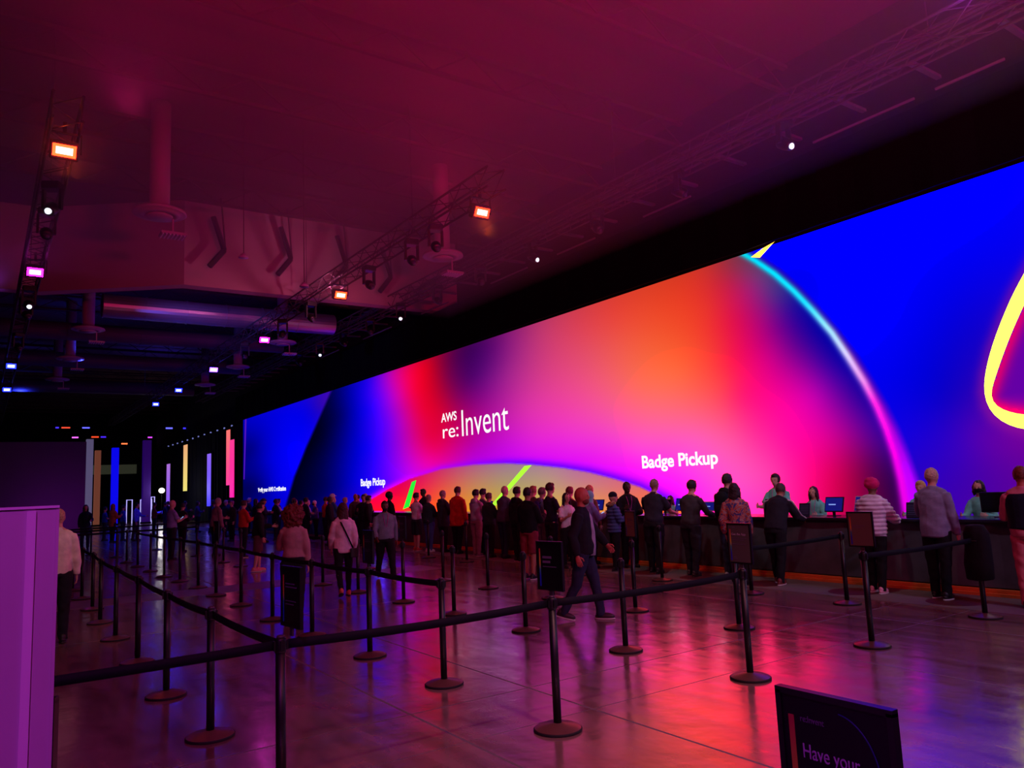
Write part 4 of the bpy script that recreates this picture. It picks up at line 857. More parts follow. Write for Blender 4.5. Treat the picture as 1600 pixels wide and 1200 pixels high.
# ================================================================ posts, belts and post signs
post_m = mat('powder_black', (14, 13, 18), 0.42, spec=0.5)
base_m = mat('base_brown', (92, 62, 56), 0.35, spec=0.6, noise=0.15, nscale=6)
belt_m = mat('belt_webbing', (12, 13, 26), 0.75, spec=0.2, noise=0.1, nscale=40)
cap_m = mat('cap_grey', (70, 60, 66), 0.35)
sp = empty('belt_stanchion', (0, 0, 0))
bm = BM(); lathe(bm, [(0, 0), (.176, 0), (.18, .012), (.178, .022)], n=36); lathe(bm, [(.178, .022), (.15, .034), (.05, .052), (.034, .058), (0, .058)], n=36); obj('base', bm, [base_m], sp, True)
bm = BM(); lathe(bm, [(.181, 0.0), (.186, .004), (.186, .016), (.181, .020)], n=36); obj('base_rim', bm, mat('rubber_black', (8, 8, 10), .8), sp, True)
bm = BM(); lathe(bm, [(0, .05), (.031, .05), (.031, .90), (0, .90)], n=20); obj('pole', bm, post_m, sp, True)
bm = BM(); lathe(bm, [(0, .895), (.034, .895), (.0365, .90), (.0365, .975), (.033, .983), (0, .983)], n=22); ch = obj('cassette', bm, post_m, sp, True)
bm = BM(); lathe(bm, [(0, .982), (.024, .982), (.024, .994), (.018, 1.0), (0, 1.0)], n=18); obj('cap', bm, cap_m, sp, True)
bm = BM()
for k in range(4):
    a = k*PI/2; box(bm, .034, .046, -.014, .014, .91, .968)
    if k == 0: pass
    bmesh.ops.rotate(bm, verts=bm.verts, cent=(0, 0, 0), matrix=Matrix.Rotation(PI/2, 3, 'Z'))
obj('belt_clips', bm, post_m, sp)
ORD = ['first', 'second', 'third', 'fourth', 'fifth', 'sixth', 'seventh', 'eighth', 'ninth', 'tenth', 'eleventh', 'twelfth', 'thirteenth']
cols_ = {
 'leftmost': [(1.58, 4.93), (1.57, 6.64), (1.55, 8.28), (1.59, 10.18), (1.61, 12.1), (1.63, 13.9), (1.72, 15.75), (1.74, 17.67), (1.74, 19.5), (1.74, 21.4)],
 'second': [(3.70, 4.93), (3.73, 6.74), (3.73, 8.45), (3.69, 10.2), (3.71, 11.95), (3.80, 13.98), (3.81, 15.75), (3.85, 17.4), (3.84, 19.14), (3.78, 20.65), (3.8, 22.6), (3.8, 24.6)],
 'third': [(5.93, 4.91), (5.93, 6.59), (5.84, 8.36), (5.86, 10.22), (5.9, 11.96), (5.88, 13.8), (5.86, 15.55), (5.86, 17.3), (5.86, 21.6), (5.86, 23.4)],
 'fourth': [(7.88, 4.88), (7.74, 6.52), (7.79, 8.40), (7.76, 10.3), (7.75, 12.24), (7.8, 14.0), (7.8, 17.6), (7.8, 19.6)],
 'rightmost': [(10.24, 4.81), (10.12, 6.58), (10.08, 8.19), (10.4, 10.45), (10.05, 12.4), (10.1, 16.9), (10.1, 18.9)],
}
POST = {}
first = True
for cn, lst in cols_.items():
    for i, (x, y) in enumerate(lst):
        o = sp if first else copy_tree(sp); first = False
        o.location = (x, y, 0.0 if x < 10.6 else 0.006); o.rotation_euler = (0, 0, 0.02*math.sin(x*7+y*3))
        tag(o, 'black belt post, %s from the camera in the %s file of posts' % (ORD[i], cn), 'stanchion', 'belt posts of the queue')
        POST[(cn, i)] = (x, y)
# far cross rows of the maze
xr = [(-0.6, 26.5), (1.6, 26.5), (3.8, 26.6), (5.9, 26.9)], [(-0.4, 29.5), (1.7, 29.5), (3.9, 29.5), (5.6, 32.0), (7.6, 32.0), (3.4, 32.0), (1.2, 32.0)]
for j, row in enumerate(xr):
    for i, (x, y) in enumerate(sorted(row)):
        if abs(x-5.0) < .35: continue
        o = copy_tree(sp); o.location = (x, y, 0)
        tag(o, 'far belt post, %s from the left in the %s cross row of the maze' % (ORD[i], ('nearer', 'farther')[j]), 'stanchion', 'far belt posts')
def belt(a, b, label, sag=0.035, z=0.942, group='belts of the queue'):
    a = Vector((a[0], a[1], z)); b = Vector((b[0], b[1], z)); d = (b-a).normalized(); a = a+d*.045; b = b-d*.045
    nrm = Vector((-d.y, d.x, 0)); bm = BM(); A = []; n = 14
    for i in range(n+1):
        t = i/n; c = a.lerp(b, t)-Vector((0, 0, sag*4*t*(1-t)))
        A.append([bm.verts.new(c+nrm*s*.0011+Vector((0, 0, q*.029))) for s, q in ((-1, -1), (-1, 1), (1, 1), (1, -1))])
    for p_, q_ in zip(A[:-1], A[1:]):
        for k in range(4): bm.faces.new((p_[k], q_[k], q_[(k+1) % 4], p_[(k+1) % 4]))
    bm.faces.new(A[0][::-1]); bm.faces.new(A[-1])
    o = obj('barrier_belt', bm, belt_m, None, True); tag(o, label, 'belt', group)
L_ = cols_
belt((-0.6, 4.95), L_['leftmost'][0], 'black belt crossing the lower left from the partition to the corner post', .012)
o = copy_tree(sp); o.location = (-0.6, 4.95, 0); tag(o, 'black belt post hidden behind the purple partition, holding the lower left belt', 'stanchion', 'belt posts of the queue')
belt(L_['leftmost'][0], L_['second'][0], 'black belt of the front row between the corner post and the second file', .02)
belt(L_['second'][0], L_['third'][0], 'black belt of the front row between the second and third files', .02)
for i in range(len(L_['leftmost'])-1): belt(L_['leftmost'][i], L_['leftmost'][i+1], 'belt running away along the leftmost file, %s span' % ORD[i], .014)
for i in range(1, len(L_['second'])-1): belt(L_['second'][i], L_['second'][i+1], 'belt running away along the second file, %s span' % ORD[i-1], .014)
belt(L_['fourth'][1], L_['rightmost'][1], 'belt in front of the counter between the fourth and rightmost files, second row', .014)
belt(L_['fourth'][0], L_['rightmost'][0], 'belt at the lower right between the fourth and rightmost files, front row', .014)
belt(L_['third'][6], L_['third'][7], 'short belt far back in the third file', .014)
for j, row in enumerate(xr):
    r_ = sorted(row) if j == 0 else [q for q in sorted(row) if q[1] == 32.0]
    for i in range(len(r_)-1): belt(r_[i], r_[i+1], 'far cross belt of the maze, %s span of the %s row' % (ORD[i], ('nearer', 'farther')[j]), .014, group='far belts')
r_ = [q for q in sorted(xr[1]) if q[1] == 29.5]
for i in range(len(r_)-1): belt(r_[i], r_[i+1], 'far cross belt of the maze, %s span of the middle row' % ORD[i], .014, group='far belts')
# ---- signs on posts: upright black frames whose faces look to -X (turned by rz)
sign_face = mat('sign_face', (15, 12, 20), 0.35, spec=0.4)
ink = mat('sign_ink', (190, 170, 215), 0.5); dim = mat('sign_ink_dim', (110, 96, 130), 0.5)
frame_edge = mat('sign_frame', (16, 14, 18), 0.35, spec=0.6)
def grad_mat():
    m = bpy.data.materials.new('rainbow_edge'); m.use_nodes = True; nt = m.node_tree; b = nt.nodes['Principled BSDF']
    tc = nt.nodes.new('ShaderNodeTexCoord'); sp_ = nt.nodes.new('ShaderNodeSeparateXYZ'); nt.links.new(tc.outputs['Generated'], sp_.inputs[0])
    r = nt.nodes.new('ShaderNodeValToRGB'); nt.links.new(sp_.outputs[2], r.inputs[0]); e = r.color_ramp.elements
    e[0].color = srgb((30, 40, 220))+(1,); e[0].position = .25; e[1].color = srgb((200, 60, 70))+(1,); e[1].position = .95
    x = e.new(.6); x.color = srgb((220, 190, 60))+(1,); x = e.new(.45); x.color = srgb((60, 160, 170))+(1,)
    nt.links.new(r.outputs[0], b.inputs['Base Color']); return m
rain = grad_mat(); deep = mat('deep_blue_ink', (40, 34, 130), 0.5)
SW, SH, SZ = 0.27, 0.36, 1.045
def post_sign(x, y, rz, label, lines, face=None, z=SZ, foot=True):
    """local frame: the face looks along -X, reading direction is -Y"""
    r_ = empty('post_sign', (x, y, 0), rz, label, 'sign', 'signs on the queue posts'); w2 = SW/2
    bm = BM()
    for a in ((-w2-.008, -w2+.006, z, z+SH), (w2-.006, w2+.008, z, z+SH)): box(bm, -.011, .011, a[0], a[1], a[2], a[3])
    box(bm, -.011, .011, -w2-.008, w2+.008, z-.008, z+.006); box(bm, -.011, .011, -w2-.008, w2+.008, z+SH-.006, z+SH+.008)
    obj('frame', bm, frame_edge, r_)
    obj('face', bx(-.007, .007, -w2, w2, z, z+SH), face or sign_face, r_)
    bm = BM(); box(bm, -.006, .006, -.02, .02, .985, z); obj('bracket', bm, cap_m, r_)
    obj('edge_stripe', bx(-.0085, -.0072, w2-.036, w2-.022, z+.02, z+SH-.05), rain, r_)
    for (t, yy, zz, size, wd, m_) in lines:
        Mx = Matrix(((0, 0, -1, -.0078), (-1, 0, 0, yy), (0, 1, 0, z+zz), (0, 0, 0, 1)))
        if t.startswith('#'):
            obj('print_block', bx(-.0085, -.0074, yy-wd, yy, z+zz, z+zz+size), m_, r_)
        else: text('lettering', t, m_, Mx, size, wd, r_, 0.0, .0006)
    return r_
std = [('#', .075, .255, .007, .13, dim), ('#', .075, .235, .007, .16, dim), ('#', .075, .15, .005, .15, dim), ('#', .075, .13, .005, .12, dim)]
post_sign(1.57, 1.08, 0.0, 'large black sign reading Have your ID ready, at the bottom right corner', [('re:Invent', .083, .30, .02, .06, dim), ('Have your', .083, .222, .045, .138, ink), ('ID ready', .083, .168, .045, .118, ink)], None, SZ-.04)
o = copy_tree(sp); o.location = (1.57, 1.08, 0); tag(o, 'black belt post under the large bottom right sign', 'stanchion', 'belt posts of the queue')
bm = BM(); 
for k in range(14):
    a = 1.5-k*.085; b = 1.5-(k+1)*.085
    p0 = (-.0085, -.01-.095*math.cos(a), SZ+.165+.13*math.sin(a)); p1 = (-.0085, -.01-.095*math.cos(b), SZ+.165+.13*math.sin(b)); rod(bm, p0, p1, .0016, 5)
sgn = [o_ for o_ in bpy.data.objects if o_.name == 'post_sign'][0]; obj('printed_arc', bm, deep, sgn)
post_sign(5.93, 4.91, -0.05, 'black rainbow-edged sign reading Get the App, at the right end of the front belt', [('#', .075, .325, .008, .035, dim), ('Get the App', .09, .255, .03, .17, ink), ('#', .09, .225, .005, .18, dim), ('#', .09, .208, .005, .15, dim), ('#', .09, .17, .005, .17, dim), ('#', .075, .05, .006, .03, dim), ('#', .075, .035, .006, .04, dim)], mat('sign_face_grey', (92, 86, 90), .4))
post_sign(7.88, 4.88, 0.1, 'grey-faced sign on the post below the pale puffer jacket', [('#', .09, .215, .006, .14, dim), ('#', .09, .195, .006, .11, dim)], mat('sign_face_khaki', (110, 112, 92), .35))
post_sign(7.79, 8.40, -0.22, 'narrow sign, khaki sheen painted into its face, right of the striding person', std, mat('sign_face_khaki_sheen', (150, 150, 90), .4))  # khaki light reflecting off this face is put into its colour
post_sign(3.70, 4.93, 0.12, 'dark sign on the second front post, left of the striding person', [('#', .075, .235, .018, .10, dim), ('#', .075, .20, .018, .085, dim), ('#', .075, .17, .005, .15, dim)])
post_sign(1.652, 4.93, 0.10, 'dark sign on the corner post, under the curly auburn hair', std)
post_sign(3.73, 8.45, 0.0, 'navy-tinted sign right of the long dark red hair', std, mat('sign_face_navy', (22, 18, 52), .35))
post_sign(5.9, 11.96, 0.0, 'dark sign right of the grey half-zip top', std)
post_sign(3.81, 15.75, 0.1, 'dark sign below the heavy grey-haired person', std)
post_sign(1.61, 12.1, -0.1, 'dark sign in the leftmost file beside the cream shirt', std)
post_sign(0.06, 2.40, 1.0, 'dark sign just behind the purple partition at the lower left', [], None, 1.02)
o = copy_tree(sp); o.location = (0.06, 2.40, 0); tag(o, 'black belt post just behind the purple partition', 'stanchion', 'belt posts of the queue')
# black cloth hung over the rightmost front post
r_ = empty('black_garment', (10.24, 4.81, 0), 0, 'black garment bag hanging over the rightmost front post', 'bag')
bm = BM(); loft(bm, [(0, 0, 1.10), (0, 0, 1.02), (.01, 0, .85), (.0, .01, .65), (0, 0, .47)], [(.10, .11), (.125, .15), (.11, .15), (.12, .17), (.10, .16)], n=20, cap=.3)
for v_ in bm.verts: v_.co.x += .012*math.sin(v_.co.y*60+v_.co.z*5)
obj('cloth_body', bm, cloth((16, 13, 20)), r_, True)
obj('clip', bx(-.13, -.115, -.05, .05, .93, .94), cap_m, r_)
# ================================================================ things on the counter
scr_on = mat('screen_blue', (10, 14, 60), .3, emit=(14, 26, 140), estr=0.6); scr_hi = mat('screen_hi', (150, 190, 255), .3, emit=(140, 180, 255), estr=0.7)
def monitor(x, y, w_, h_, label, cat='monitor', lit=True, rz=0.0, tilt=0.25, bezel=(14, 13, 16), z=1.08):
    """local: screen faces -X"""
    r_ = empty(cat.replace(' ', '_'), (x, y, z), rz, label, cat); R_ = Matrix.Rotation(tilt, 4, 'Y')
    def add(n, bm, m, sub=None):
        bmesh.ops.transform(bm, matrix=Matrix.Translation((0, 0, .07))@R_, verts=bm.verts); return obj(n, bm, m, sub or r_)
    bz = mat('bezel_%d' % bezel[0], bezel, .4)
    add('housing', bx(0, .02, -w_/2, w_/2, 0, h_, bev=.006), bz)
    d_ = add('display', bx(-.003, .0, -w_/2+.02, w_/2-.02, .02, h_-.02), scr_on if lit else mat('screen_off', (10, 9, 12), .2))
    if lit: add('display_graphic', bx(-.005, -.0035, -w_*.1, w_*.28, h_*.45, h_*.52), scr_hi, d_)
    bm = BM(); box(bm, -.07, .09, -.09, .09, 0, .012, bev=.004); box(bm, .012, .03, -.025, .025, .01, .12); obj('stand', bm, bz, r_)
monitor(12.35, 8.13, .36, .27, 'tilted touch screen with a blue picture left of the turban', tilt=.3)
monitor(12.5, 7.72, .30, .27, 'white-framed tablet right of the quilted puffer jacket', 'tablet', bezel=(190, 185, 195), rz=-.3)
monitor(12.45, 9.45, .36, .24, 'dark monitor in front of the leaning person', lit=True, rz=.2)
monitor(12.4, 11.75, .40, .28, 'blue-lit monitor left of the charcoal sweater')
monitor(12.4, 12.25, .34, .26, 'second monitor left of the charcoal sweater, with a dark picture', lit=False)
monitor(12.4, 11.0, .30, .2, 'small laptop screen right of the charcoal sweater', 'laptop', bezel=(170, 165, 175))
monitor(12.45, 5.45, .52, .30, 'large black monitor seen from behind at the right end of the counter', lit=False, rz=.2, tilt=-.1)
for k, y_ in enumerate((14.6, 17.0, 19.6, 28.4)):
    monitor(12.5, y_, .36, .27, 'far counter monitor, %s beyond the turquoise headscarf' % ORD[k])
def plate(x, y, label):
    r_ = empty('table_sign', (x, y, 1.08), 0, label, 'sign'); R_ = Matrix.Rotation(.2, 4, 'Y')
    bm = BM(); box(bm, 0, .008, -.11, .11, 0, .24, bev=.003); bmesh.ops.transform(bm, matrix=R_, verts=bm.verts); obj('plate', bm, mat('plate_navy', (28, 30, 60), .4), r_)
    for k in range(6):
        bm = BM(); box(bm, -.002, -.0003, -.085, .085, .05+k*.028, .055+k*.028); bmesh.ops.transform(bm, matrix=R_, verts=bm.verts); obj('print_line', bm, mat('line_grey', (120, 120, 170), .5), r_)
    obj('foot', bx(-.03, .06, -.08, .08, 0, .006), black, r_)
plate(12.1, 8.55, 'small navy table sign in front of the smiling staff member'); plate(12.15, 6.62, 'small navy table sign in front of the elderly staff member')
def scanner(x, y, label):
    r_ = empty('badge_scanner', (x, y, 1.08), 0.2, label, 'scanner')
    bm = BM(); lathe(bm, [(0, 0), (.05, 0), (.05, .012), (.015, .02), (.012, .12), (0, .12)], n=18); obj('stand', bm, black, r_, True)
    bm = BM(); ell(bm, (-.02, 0, .16), (.045, .035, .05)); obj('head', bm, mat('scanner_white', (200, 196, 205), .3), r_, True)
    bm = BM(); loft(bm, [(0.02, 0, .15), (.05, 0, .08), (.06, .02, .01)], [.012, .012, .008], n=8); obj('handle', bm, black, r_, True)
scanner(12.2, 7.45, 'white-headed scanner left of the turban'); scanner(12.2, 6.42, 'white-headed scanner between the blazer and the masked staff member')
for k, (x, y) in enumerate(((12.15, 6.15), (12.1, 10.05))):
    bm = BM(); lathe(bm, [(0, 0), (.030, 0), (.036, .10), (.034, .10), (.028, .01), (0, .01)], c=(x, y, 1.08), n=18); tag(obj('paper_cup', bm, mat('cup_paper', (225, 200, 170), .6), None, True), 'paper cup on the counter %s' % ('beside the masked staff member' if k == 0 else 'beside the charcoal sweater'), 'cup')
for k, (x, y) in enumerate(((11.17, 7.13), (11.15, 5.6), (11.13, 8.75), (11.12, 10.2), (11.1, 11.5), (11.1, 13.0))):
    bm = BM(); lathe(bm, [(0, .006), (.375, .006), (.375, .0085), (0, .0085)], c=(x, y, 0), n=48)
    tag(obj('floor_decal', bm, mat('decal_wine', (86, 22, 30), .5, noise=.1)), 'round wine-red floor decal at the counter, %s from the right' % ORD[(1, 0, 2, 3, 4, 5)[k]], 'floor decal', 'round floor decals')
# ================================================================ far end: lit bars, columns, gates
def emis(name, c, s=1.0): return mat(name, c, .5, emit=c, estr=s)
def gradbar(name, c0, c1):
    m = bpy.data.materials.new(name); m.use_nodes = True; nt = m.node_tree; b = nt.nodes['Principled BSDF']
    tc = nt.nodes.new('ShaderNodeTexCoord'); sp_ = nt.nodes.new('ShaderNodeSeparateXYZ'); nt.links.new(tc.outputs['Generated'], sp_.inputs[0])
    r = nt.nodes.new('ShaderNodeValToRGB'); nt.links.new(sp_.outputs[2], r.inputs[0]); r.color_ramp.elements[0].color = srgb(c0)+(1,); r.color_ramp.elements[1].color = srgb(c1)+(1,)
    nt.links.new(r.outputs[0], b.inputs['Emission Color']); setin(b, 'Emission Strength', 1.0); setin(b, 'Base Color', (0.02, 0.02, 0.02, 1)); return m
for (y0, y1, z0, z1, c0, c1, lab) in ((79.0, 80.4, 0.4, 5.22, (120, 80, 245), (170, 110, 215), 'lavender light bar, leftmost on the drape wall'), (71.6, 73.0, 2.53, 6.56, (240, 225, 120), (235, 170, 120), 'yellow light bar hanging on the drape wall'),
      (63.2, 64.3, 1.2, 5.29, (70, 60, 255), (140, 100, 245), 'blue-violet light bar on the drape wall'), (57.6, 58.5, 2.7, 6.7, (255, 40, 150), (250, 120, 110), 'salmon upper light bar of the pink pair'), (56.5, 57.55, 1.81, 5.91, (255, 0, 165), (255, 60, 150), 'hot pink lower light bar of the pink pair')):
    r_ = empty('light_bar', (14.86, (y0+y1)/2, z0), 0, lab, 'light bar', 'light bars on the drape wall')
    obj('tube', bx(-.05, .0, -(y1-y0)/2, (y1-y0)/2, 0, z1-z0), gradbar('bar_%d' % int(y0), c0, c1), r_); obj('housing', bx(0, .115, -(y1-y0)/2-.03, (y1-y0)/2+.03, -.02, z1-z0+.02), black, r_)
for k in range(12):
    y_ = 58+k*2.1; bm = BM(); ell(bm, (15.07, y_, 7.0), (.07, .07, .07), 10, 7); tag(obj('small_lamp', bm, emis('lamp_pale_blue', (150, 160, 255), .5), None, True), 'tiny bluish lamp on top of the drape wall, %s from the screen' % ORD[k], 'lamp', 'tiny lamps on the drape wall')
for (x, y, w_, c, e, ztop, lab) in ((7.15, 70, .5, (150, 140, 190), .25, 6.9, 'pale bluish column beside the partition end'), (7.75, 70, .42, (190, 110, 80), .22, 6.0, 'tan column right of the pale column'), (9.0, 70, .50, (6, 6, 240), .9, 6.2, 'bright blue column with painted-in glow'), (11.35, 70, .60, (60, 10, 130), .30, 6.8, 'dim purple column with painted-in glow')):
    r_ = empty('painted_glow_column', (x, y, 0), 0, lab, 'column', 'columns at the far end')
    obj('shaft', bx(-w_/2, w_/2, -w_/2, w_/2, 0, ztop, bev=.02), mat('col_%d' % int(x*10), c, .6, emit=c, estr=e), r_); obj('plinth', bx(-w_/2-.06, w_/2+.06, -w_/2-.06, w_/2+.06, 0, .12), black, r_)  # light falling on the columns is put in as emission of their colour
def gate(x, y, w_, h_, lab, c=(190, 180, 255)):
    r_ = empty('luminous_gate', (x, y, 0), 0, lab, 'gate'); m_ = emis('gate_white', c, .8)
    for q in (0, w_): obj('upright', bx(q-.035, q+.035, -.03, .03, 0, h_), m_, r_)
    obj('lintel', bx(0, w_, -.03, .03, h_-.05, h_), m_, r_)
gate(10.2, 72, .42, 1.98, 'small luminous frame above the blue-lit people'); gate(11.1, 71, .85, 1.95, 'luminous doorway left of the bright lamp'); gate(12.0, 71.5, .25, 2.15, 'narrow luminous frame below the bright lamp', (170, 200, 255))
r_ = empty('product_display', (12.75, 70.5, 0), 0.0, 'slanted blue-lit display bench at the far end', 'display')
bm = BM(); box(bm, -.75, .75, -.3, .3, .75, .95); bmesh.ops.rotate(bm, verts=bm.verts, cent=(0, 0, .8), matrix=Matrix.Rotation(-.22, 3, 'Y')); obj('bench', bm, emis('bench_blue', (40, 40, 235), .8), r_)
obj('leg', bx(-.5, -.4, -.1, .1, 0, .7), black, r_); obj('leg', bx(.4, .5, -.1, .1, 0, .8), black, r_)
r_ = empty('flood_lamp', (12.5, 69.8, 0), 0, 'bright white lamp on a stand at the far end', 'lamp')
bm = BM(); ell(bm, (0, 0, 2.62), (.24, .15, .22)); obj('globe', bm, emis('lamp_warm_white', (255, 245, 225), 3.0), r_, True); bm = BM(); rod(bm, (0, 0, 0), (0, 0, 2.4), .03); obj('pole', bm, black, r_)
lamp('flood_glow', 'POINT', (12.5, 69.2, 2.6), None, (1, .95, .9), 60, .3)
# ================================================================ overhead: trusses, lamps, joists, ducts
tm = mat('truss_metal', (58, 48, 54), .8)
def truss(x, z, y0, y1, lab, sz=.45):
    r_ = empty('lighting_truss', (x, y0, z), 0, lab, 'truss'); L = y1-y0; h2 = sz/2
    for q, s_ in ((-1, -1), (1, -1), (-1, 1), (1, 1)):
        bm = BM(); rod(bm, (q*h2, 0, s_*h2), (q*h2, L, s_*h2), .028, 8); obj('chord', bm, tm, r_)
    bm = BM(); n = int(L/.55)
    for i in range(n):
        a, b = L*i/n, L*(i+1)/n; u = 1 if i % 2 else -1
        for q in (-1, 1): rod(bm, (q*h2, a, -u*h2), (q*h2, b, u*h2), .014, 5)
        rod(bm, (-u*h2, a, h2), (u*h2, b, h2), .012, 5); rod(bm, (-u*h2, a, -h2), (u*h2, b, -h2), .012, 5)
    obj('lacing', bm, tm, r_)
    for k in range(int(L/8)):
        bm = BM(); rod(bm, (0, 4+k*8, h2), (0, 4+k*8, 12-z), .012, 5); obj('hanging_cable', bm, tm, r_)
truss(9.1, 8.55, 13.4, 74, 'lighting truss running between the hall middle and the video wall')
truss(1.0, 8.55, 14.3, 74, 'lighting truss above the leftmost file of posts')
truss(13.2, 9.15, -6, 60, 'rigging truss just in front of the black valance', .5)
def wash(x, y, z, c, lab, s=1.0, est=6.0):  # body, lens, core, yoke
    r_ = empty('wash_lamp', (x, y, z), 0, lab, 'stage lamp', 'stage lamps on the trusses')
    R_ = Matrix.Rotation(math.radians(28), 3, 'X'); m_ = mat('lamp_body', (16, 15, 18), .4)
    bm = BM(); box(bm, -.22, .22, -.07, .12, -.16, .16, bev=.02); bmesh.ops.rotate(bm, verts=bm.verts, cent=(0, 0, 0), matrix=R_); o = obj('housing', bm, m_, r_)
    bm = BM(); box(bm, -.18, .18, -.085, -.071, -.105, .105); bmesh.ops.rotate(bm, verts=bm.verts, cent=(0, 0, 0), matrix=R_); ln = obj('lens', bm, emis('lens_%s' % lab.split()[0], c, est*(9 if c[2] > 200 and c[0] < 100 else 5 if c[2] > 200 else 2.2)), r_)
    hot = tuple(int(150+.41*q) for q in c); bm = BM(); box(bm, -.13, .13, -.092, -.086, -.06, .06); bmesh.ops.rotate(bm, verts=bm.verts, cent=(0, 0, 0), matrix=R_); obj('lens_core', bm, emis('core_%s' % lab.split()[0], hot, 6), ln)
    bm = BM(); box(bm, -.03, .03, -.02, .02, .3, .52); obj('clamp', bm, m_, r_)
    bm = BM(); box(bm, -.27, -.25, -.02, .02, -.03, .32); box(bm, .25, .27, -.02, .02, -.03, .32); box(bm, -.27, .27, -.02, .02, .30, .33); obj('yoke', bm, m_, r_)
OC, MC, BC = (255, 36, 8), (255, 8, 225), (6, 12, 255)
wash(9.1, 14.1, 8.0, (255, 24, 6), 'orange-red stage lamp nearest the camera on the middle truss', 1, 9)
wash(9.1, 22.4, 8.0, OC, 'amber stage lamp second on the middle truss', 1, 8); wash(9.1, 30.3, 8.0, MC, 'magenta stage lamp third on the middle truss', 1, 6)
wash(9.1, 38.4, 8.0, (60, 30, 255), 'violet-blue stage lamp fourth on the middle truss', 1, 5); wash(9.1, 46.4, 8.0, BC, 'blue stage lamp fifth on the middle truss', 1, 5); wash(9.15, 53.6, 8.0, BC, 'blueish stage lamp farthest on the middle truss', 1, 5)
wash(1.0, 14.9, 8.0, (255, 30, 8), 'orange-white stage lamp nearest the camera on the left truss', 1, 12); wash(1.0, 23.4, 8.0, MC, 'magenta-white stage lamp second on the left truss', 1, 8)
wash(.95, 40.0, 8.0, BC, 'blue-white stage lamp third on the left truss', 1, 5); wash(1.0, 48.3, 8.0, BC, 'blue-cyan stage lamp farthest on the left truss', 1, 5)
def mover(x, y, z, lab, small=None):
    r_ = empty('moving_head', (x, y, z), (x*3+y) % 1.2-.6, lab, 'stage lamp', 'moving heads on the trusses'); m_ = mat('lamp_body', (16, 15, 18), .4)
    obj('base_box', bx(-.17, .17, -.14, .14, -.02, .14, bev=.02), m_, r_)
    for q in (-.165, .165): obj('fork_arm', bx(q-.025, q+.025, -.05, .05, -.42, 0), m_, r_)
    bm = BM(); loft(bm, [(0, .12, -.34), (0, 0, -.40), (0, -.14, -.5)], [.10, .13, .11], n=16, cap=.2); obj('head', bm, m_, r_, True)
    bm = BM(); ell(bm, (0, -.155, -.51), (.07, .05, .07), 12, 8); obj('lens', bm, emis('lens_small', small, 1.5) if small else mat('lens_glass', (60, 60, 80), .1), r_, True)
mv = [(9.1, 16.2), (9.1, 17.5), (9.1, 20.2), (9.1, 25.0), (9.1, 28.0), (9.1, 33.0), (1.0, 17.5), (1.0, 19.2), (1.0, 26.5), (1.0, 28.0), (1.0, 34.0)]
for k, (x, y) in enumerate(mv): mover(x, y, 8.2, 'dark moving-head lamp hanging from the %s truss, %s from the camera' % (('middle', ORD[k]) if x > 5 else ('left', ORD[k-6])), (230, 240, 255) if (x < 5 and y in (17.5, 26.5)) else None)
for k in range(11): mover(13.2, 9.0+k*2.9, 8.88, 'dark moving-head lamp in front of the valance, %s from the camera' % ORD[k], (230, 235, 255) if k % 3 == 0 else None)
# pipes and cable trays above the valance
r_ = empty('cable_tray', (14.1, 25, 9.0), 0, 'grey cable trays and pipes above the black valance', 'cable tray')
tray = mat('tray_grey', (84, 76, 88), .6)
for k in range(7):
    bm = BM(); rod(bm, (-.45+k*.15, -30, .15+k*.16+.05*(k % 2)), (-.45+k*.15, 30, .15+k*.16+.05*(k % 2)), .03, 6); obj('pipe', bm, tray, r_)
for q, (y0, y1) in enumerate(((-19.6, -18.4), (-18.0, -15.8), (-12.3, -10.6), (-8.6, -6.8), (-5.2, -3.0), (0, 2.2), (5, 8), (11, 13.5))):
    obj('pale_bracket', bx(.40, .44, y0, y1, -.14, -.10), mat('tray_pale', (120, 112, 126), .5), r_)
for k in range(40): obj('rung', bx(-.5, .5, -29+k*1.5, -28.9+k*1.5, .08, .14), tray, r_)
# roof joists across the hall
jm = mat('joist_steel', (74, 50, 60), .9)
def joist(y, lab, z0=11.05, z1=11.8):
    r_ = empty('roof_joist', (0, y, z0), 0, lab, 'joist', 'steel roof joists'); h = z1-z0
    obj('bottom_chord', bx(-21, 16, -.05, .05, 0, .08), jm, r_); obj('top_chord', bx(-21, 16, -.07, .07, h-.09, h), jm, r_)
    bm = BM()
    for i in range(37):
        x0 = -21+i; rod(bm, (x0, 0, .06 if i % 2 else h-.06), (x0+1, 0, h-.06 if i % 2 else .06), .022, 5)
    obj('web', bm, jm, r_)
for k in range(24):
    y = 10.7+3.45*k
    if 26.6 < y < 30.6: continue
    joist(y, 'steel roof joist across the hall, %s from the camera' % (ORD[k] if k < 13 else ORD[k-13]+' of the far half'))
# ducts
dmm = mat('duct_steel', (150, 146, 160), .32, metal=.75); dull = mat('duct_dull', (70, 64, 84), .6)
def duct(y, z, r0, x0, x1, lab):
    bm = BM(); loft(bm, [(x0, y, z), (x1, y, z)], [r0, r0], xd=Vector((0, 1, 0)), n=24, cap=.1)
    for k in range(int((x1-x0)/1.5)): 
        loft(bm, [(x0+k*1.5, y, z), (x0+k*1.5+.05, y, z)], [r0+.02, r0+.02], xd=Vector((0, 1, 0)), n=24, cap=0)
    tag(obj('round_duct', bm, dmm if y < 35 else dull, None, False), lab, 'duct')
duct(32.4, 9.3, .45, 3.6, 12.8, 'shiny round duct just behind the bulkhead'); duct(39.5, 9.6, .4, -12, 12.8, 'second round duct, beyond the bulkhead'); duct(47.5, 9.6, .4, -12, 12.8, 'third round duct, in the dark part of the roof'); duct(60, 9.8, .45, -12, 12.8, 'farthest round duct, dark blue beyond the others')
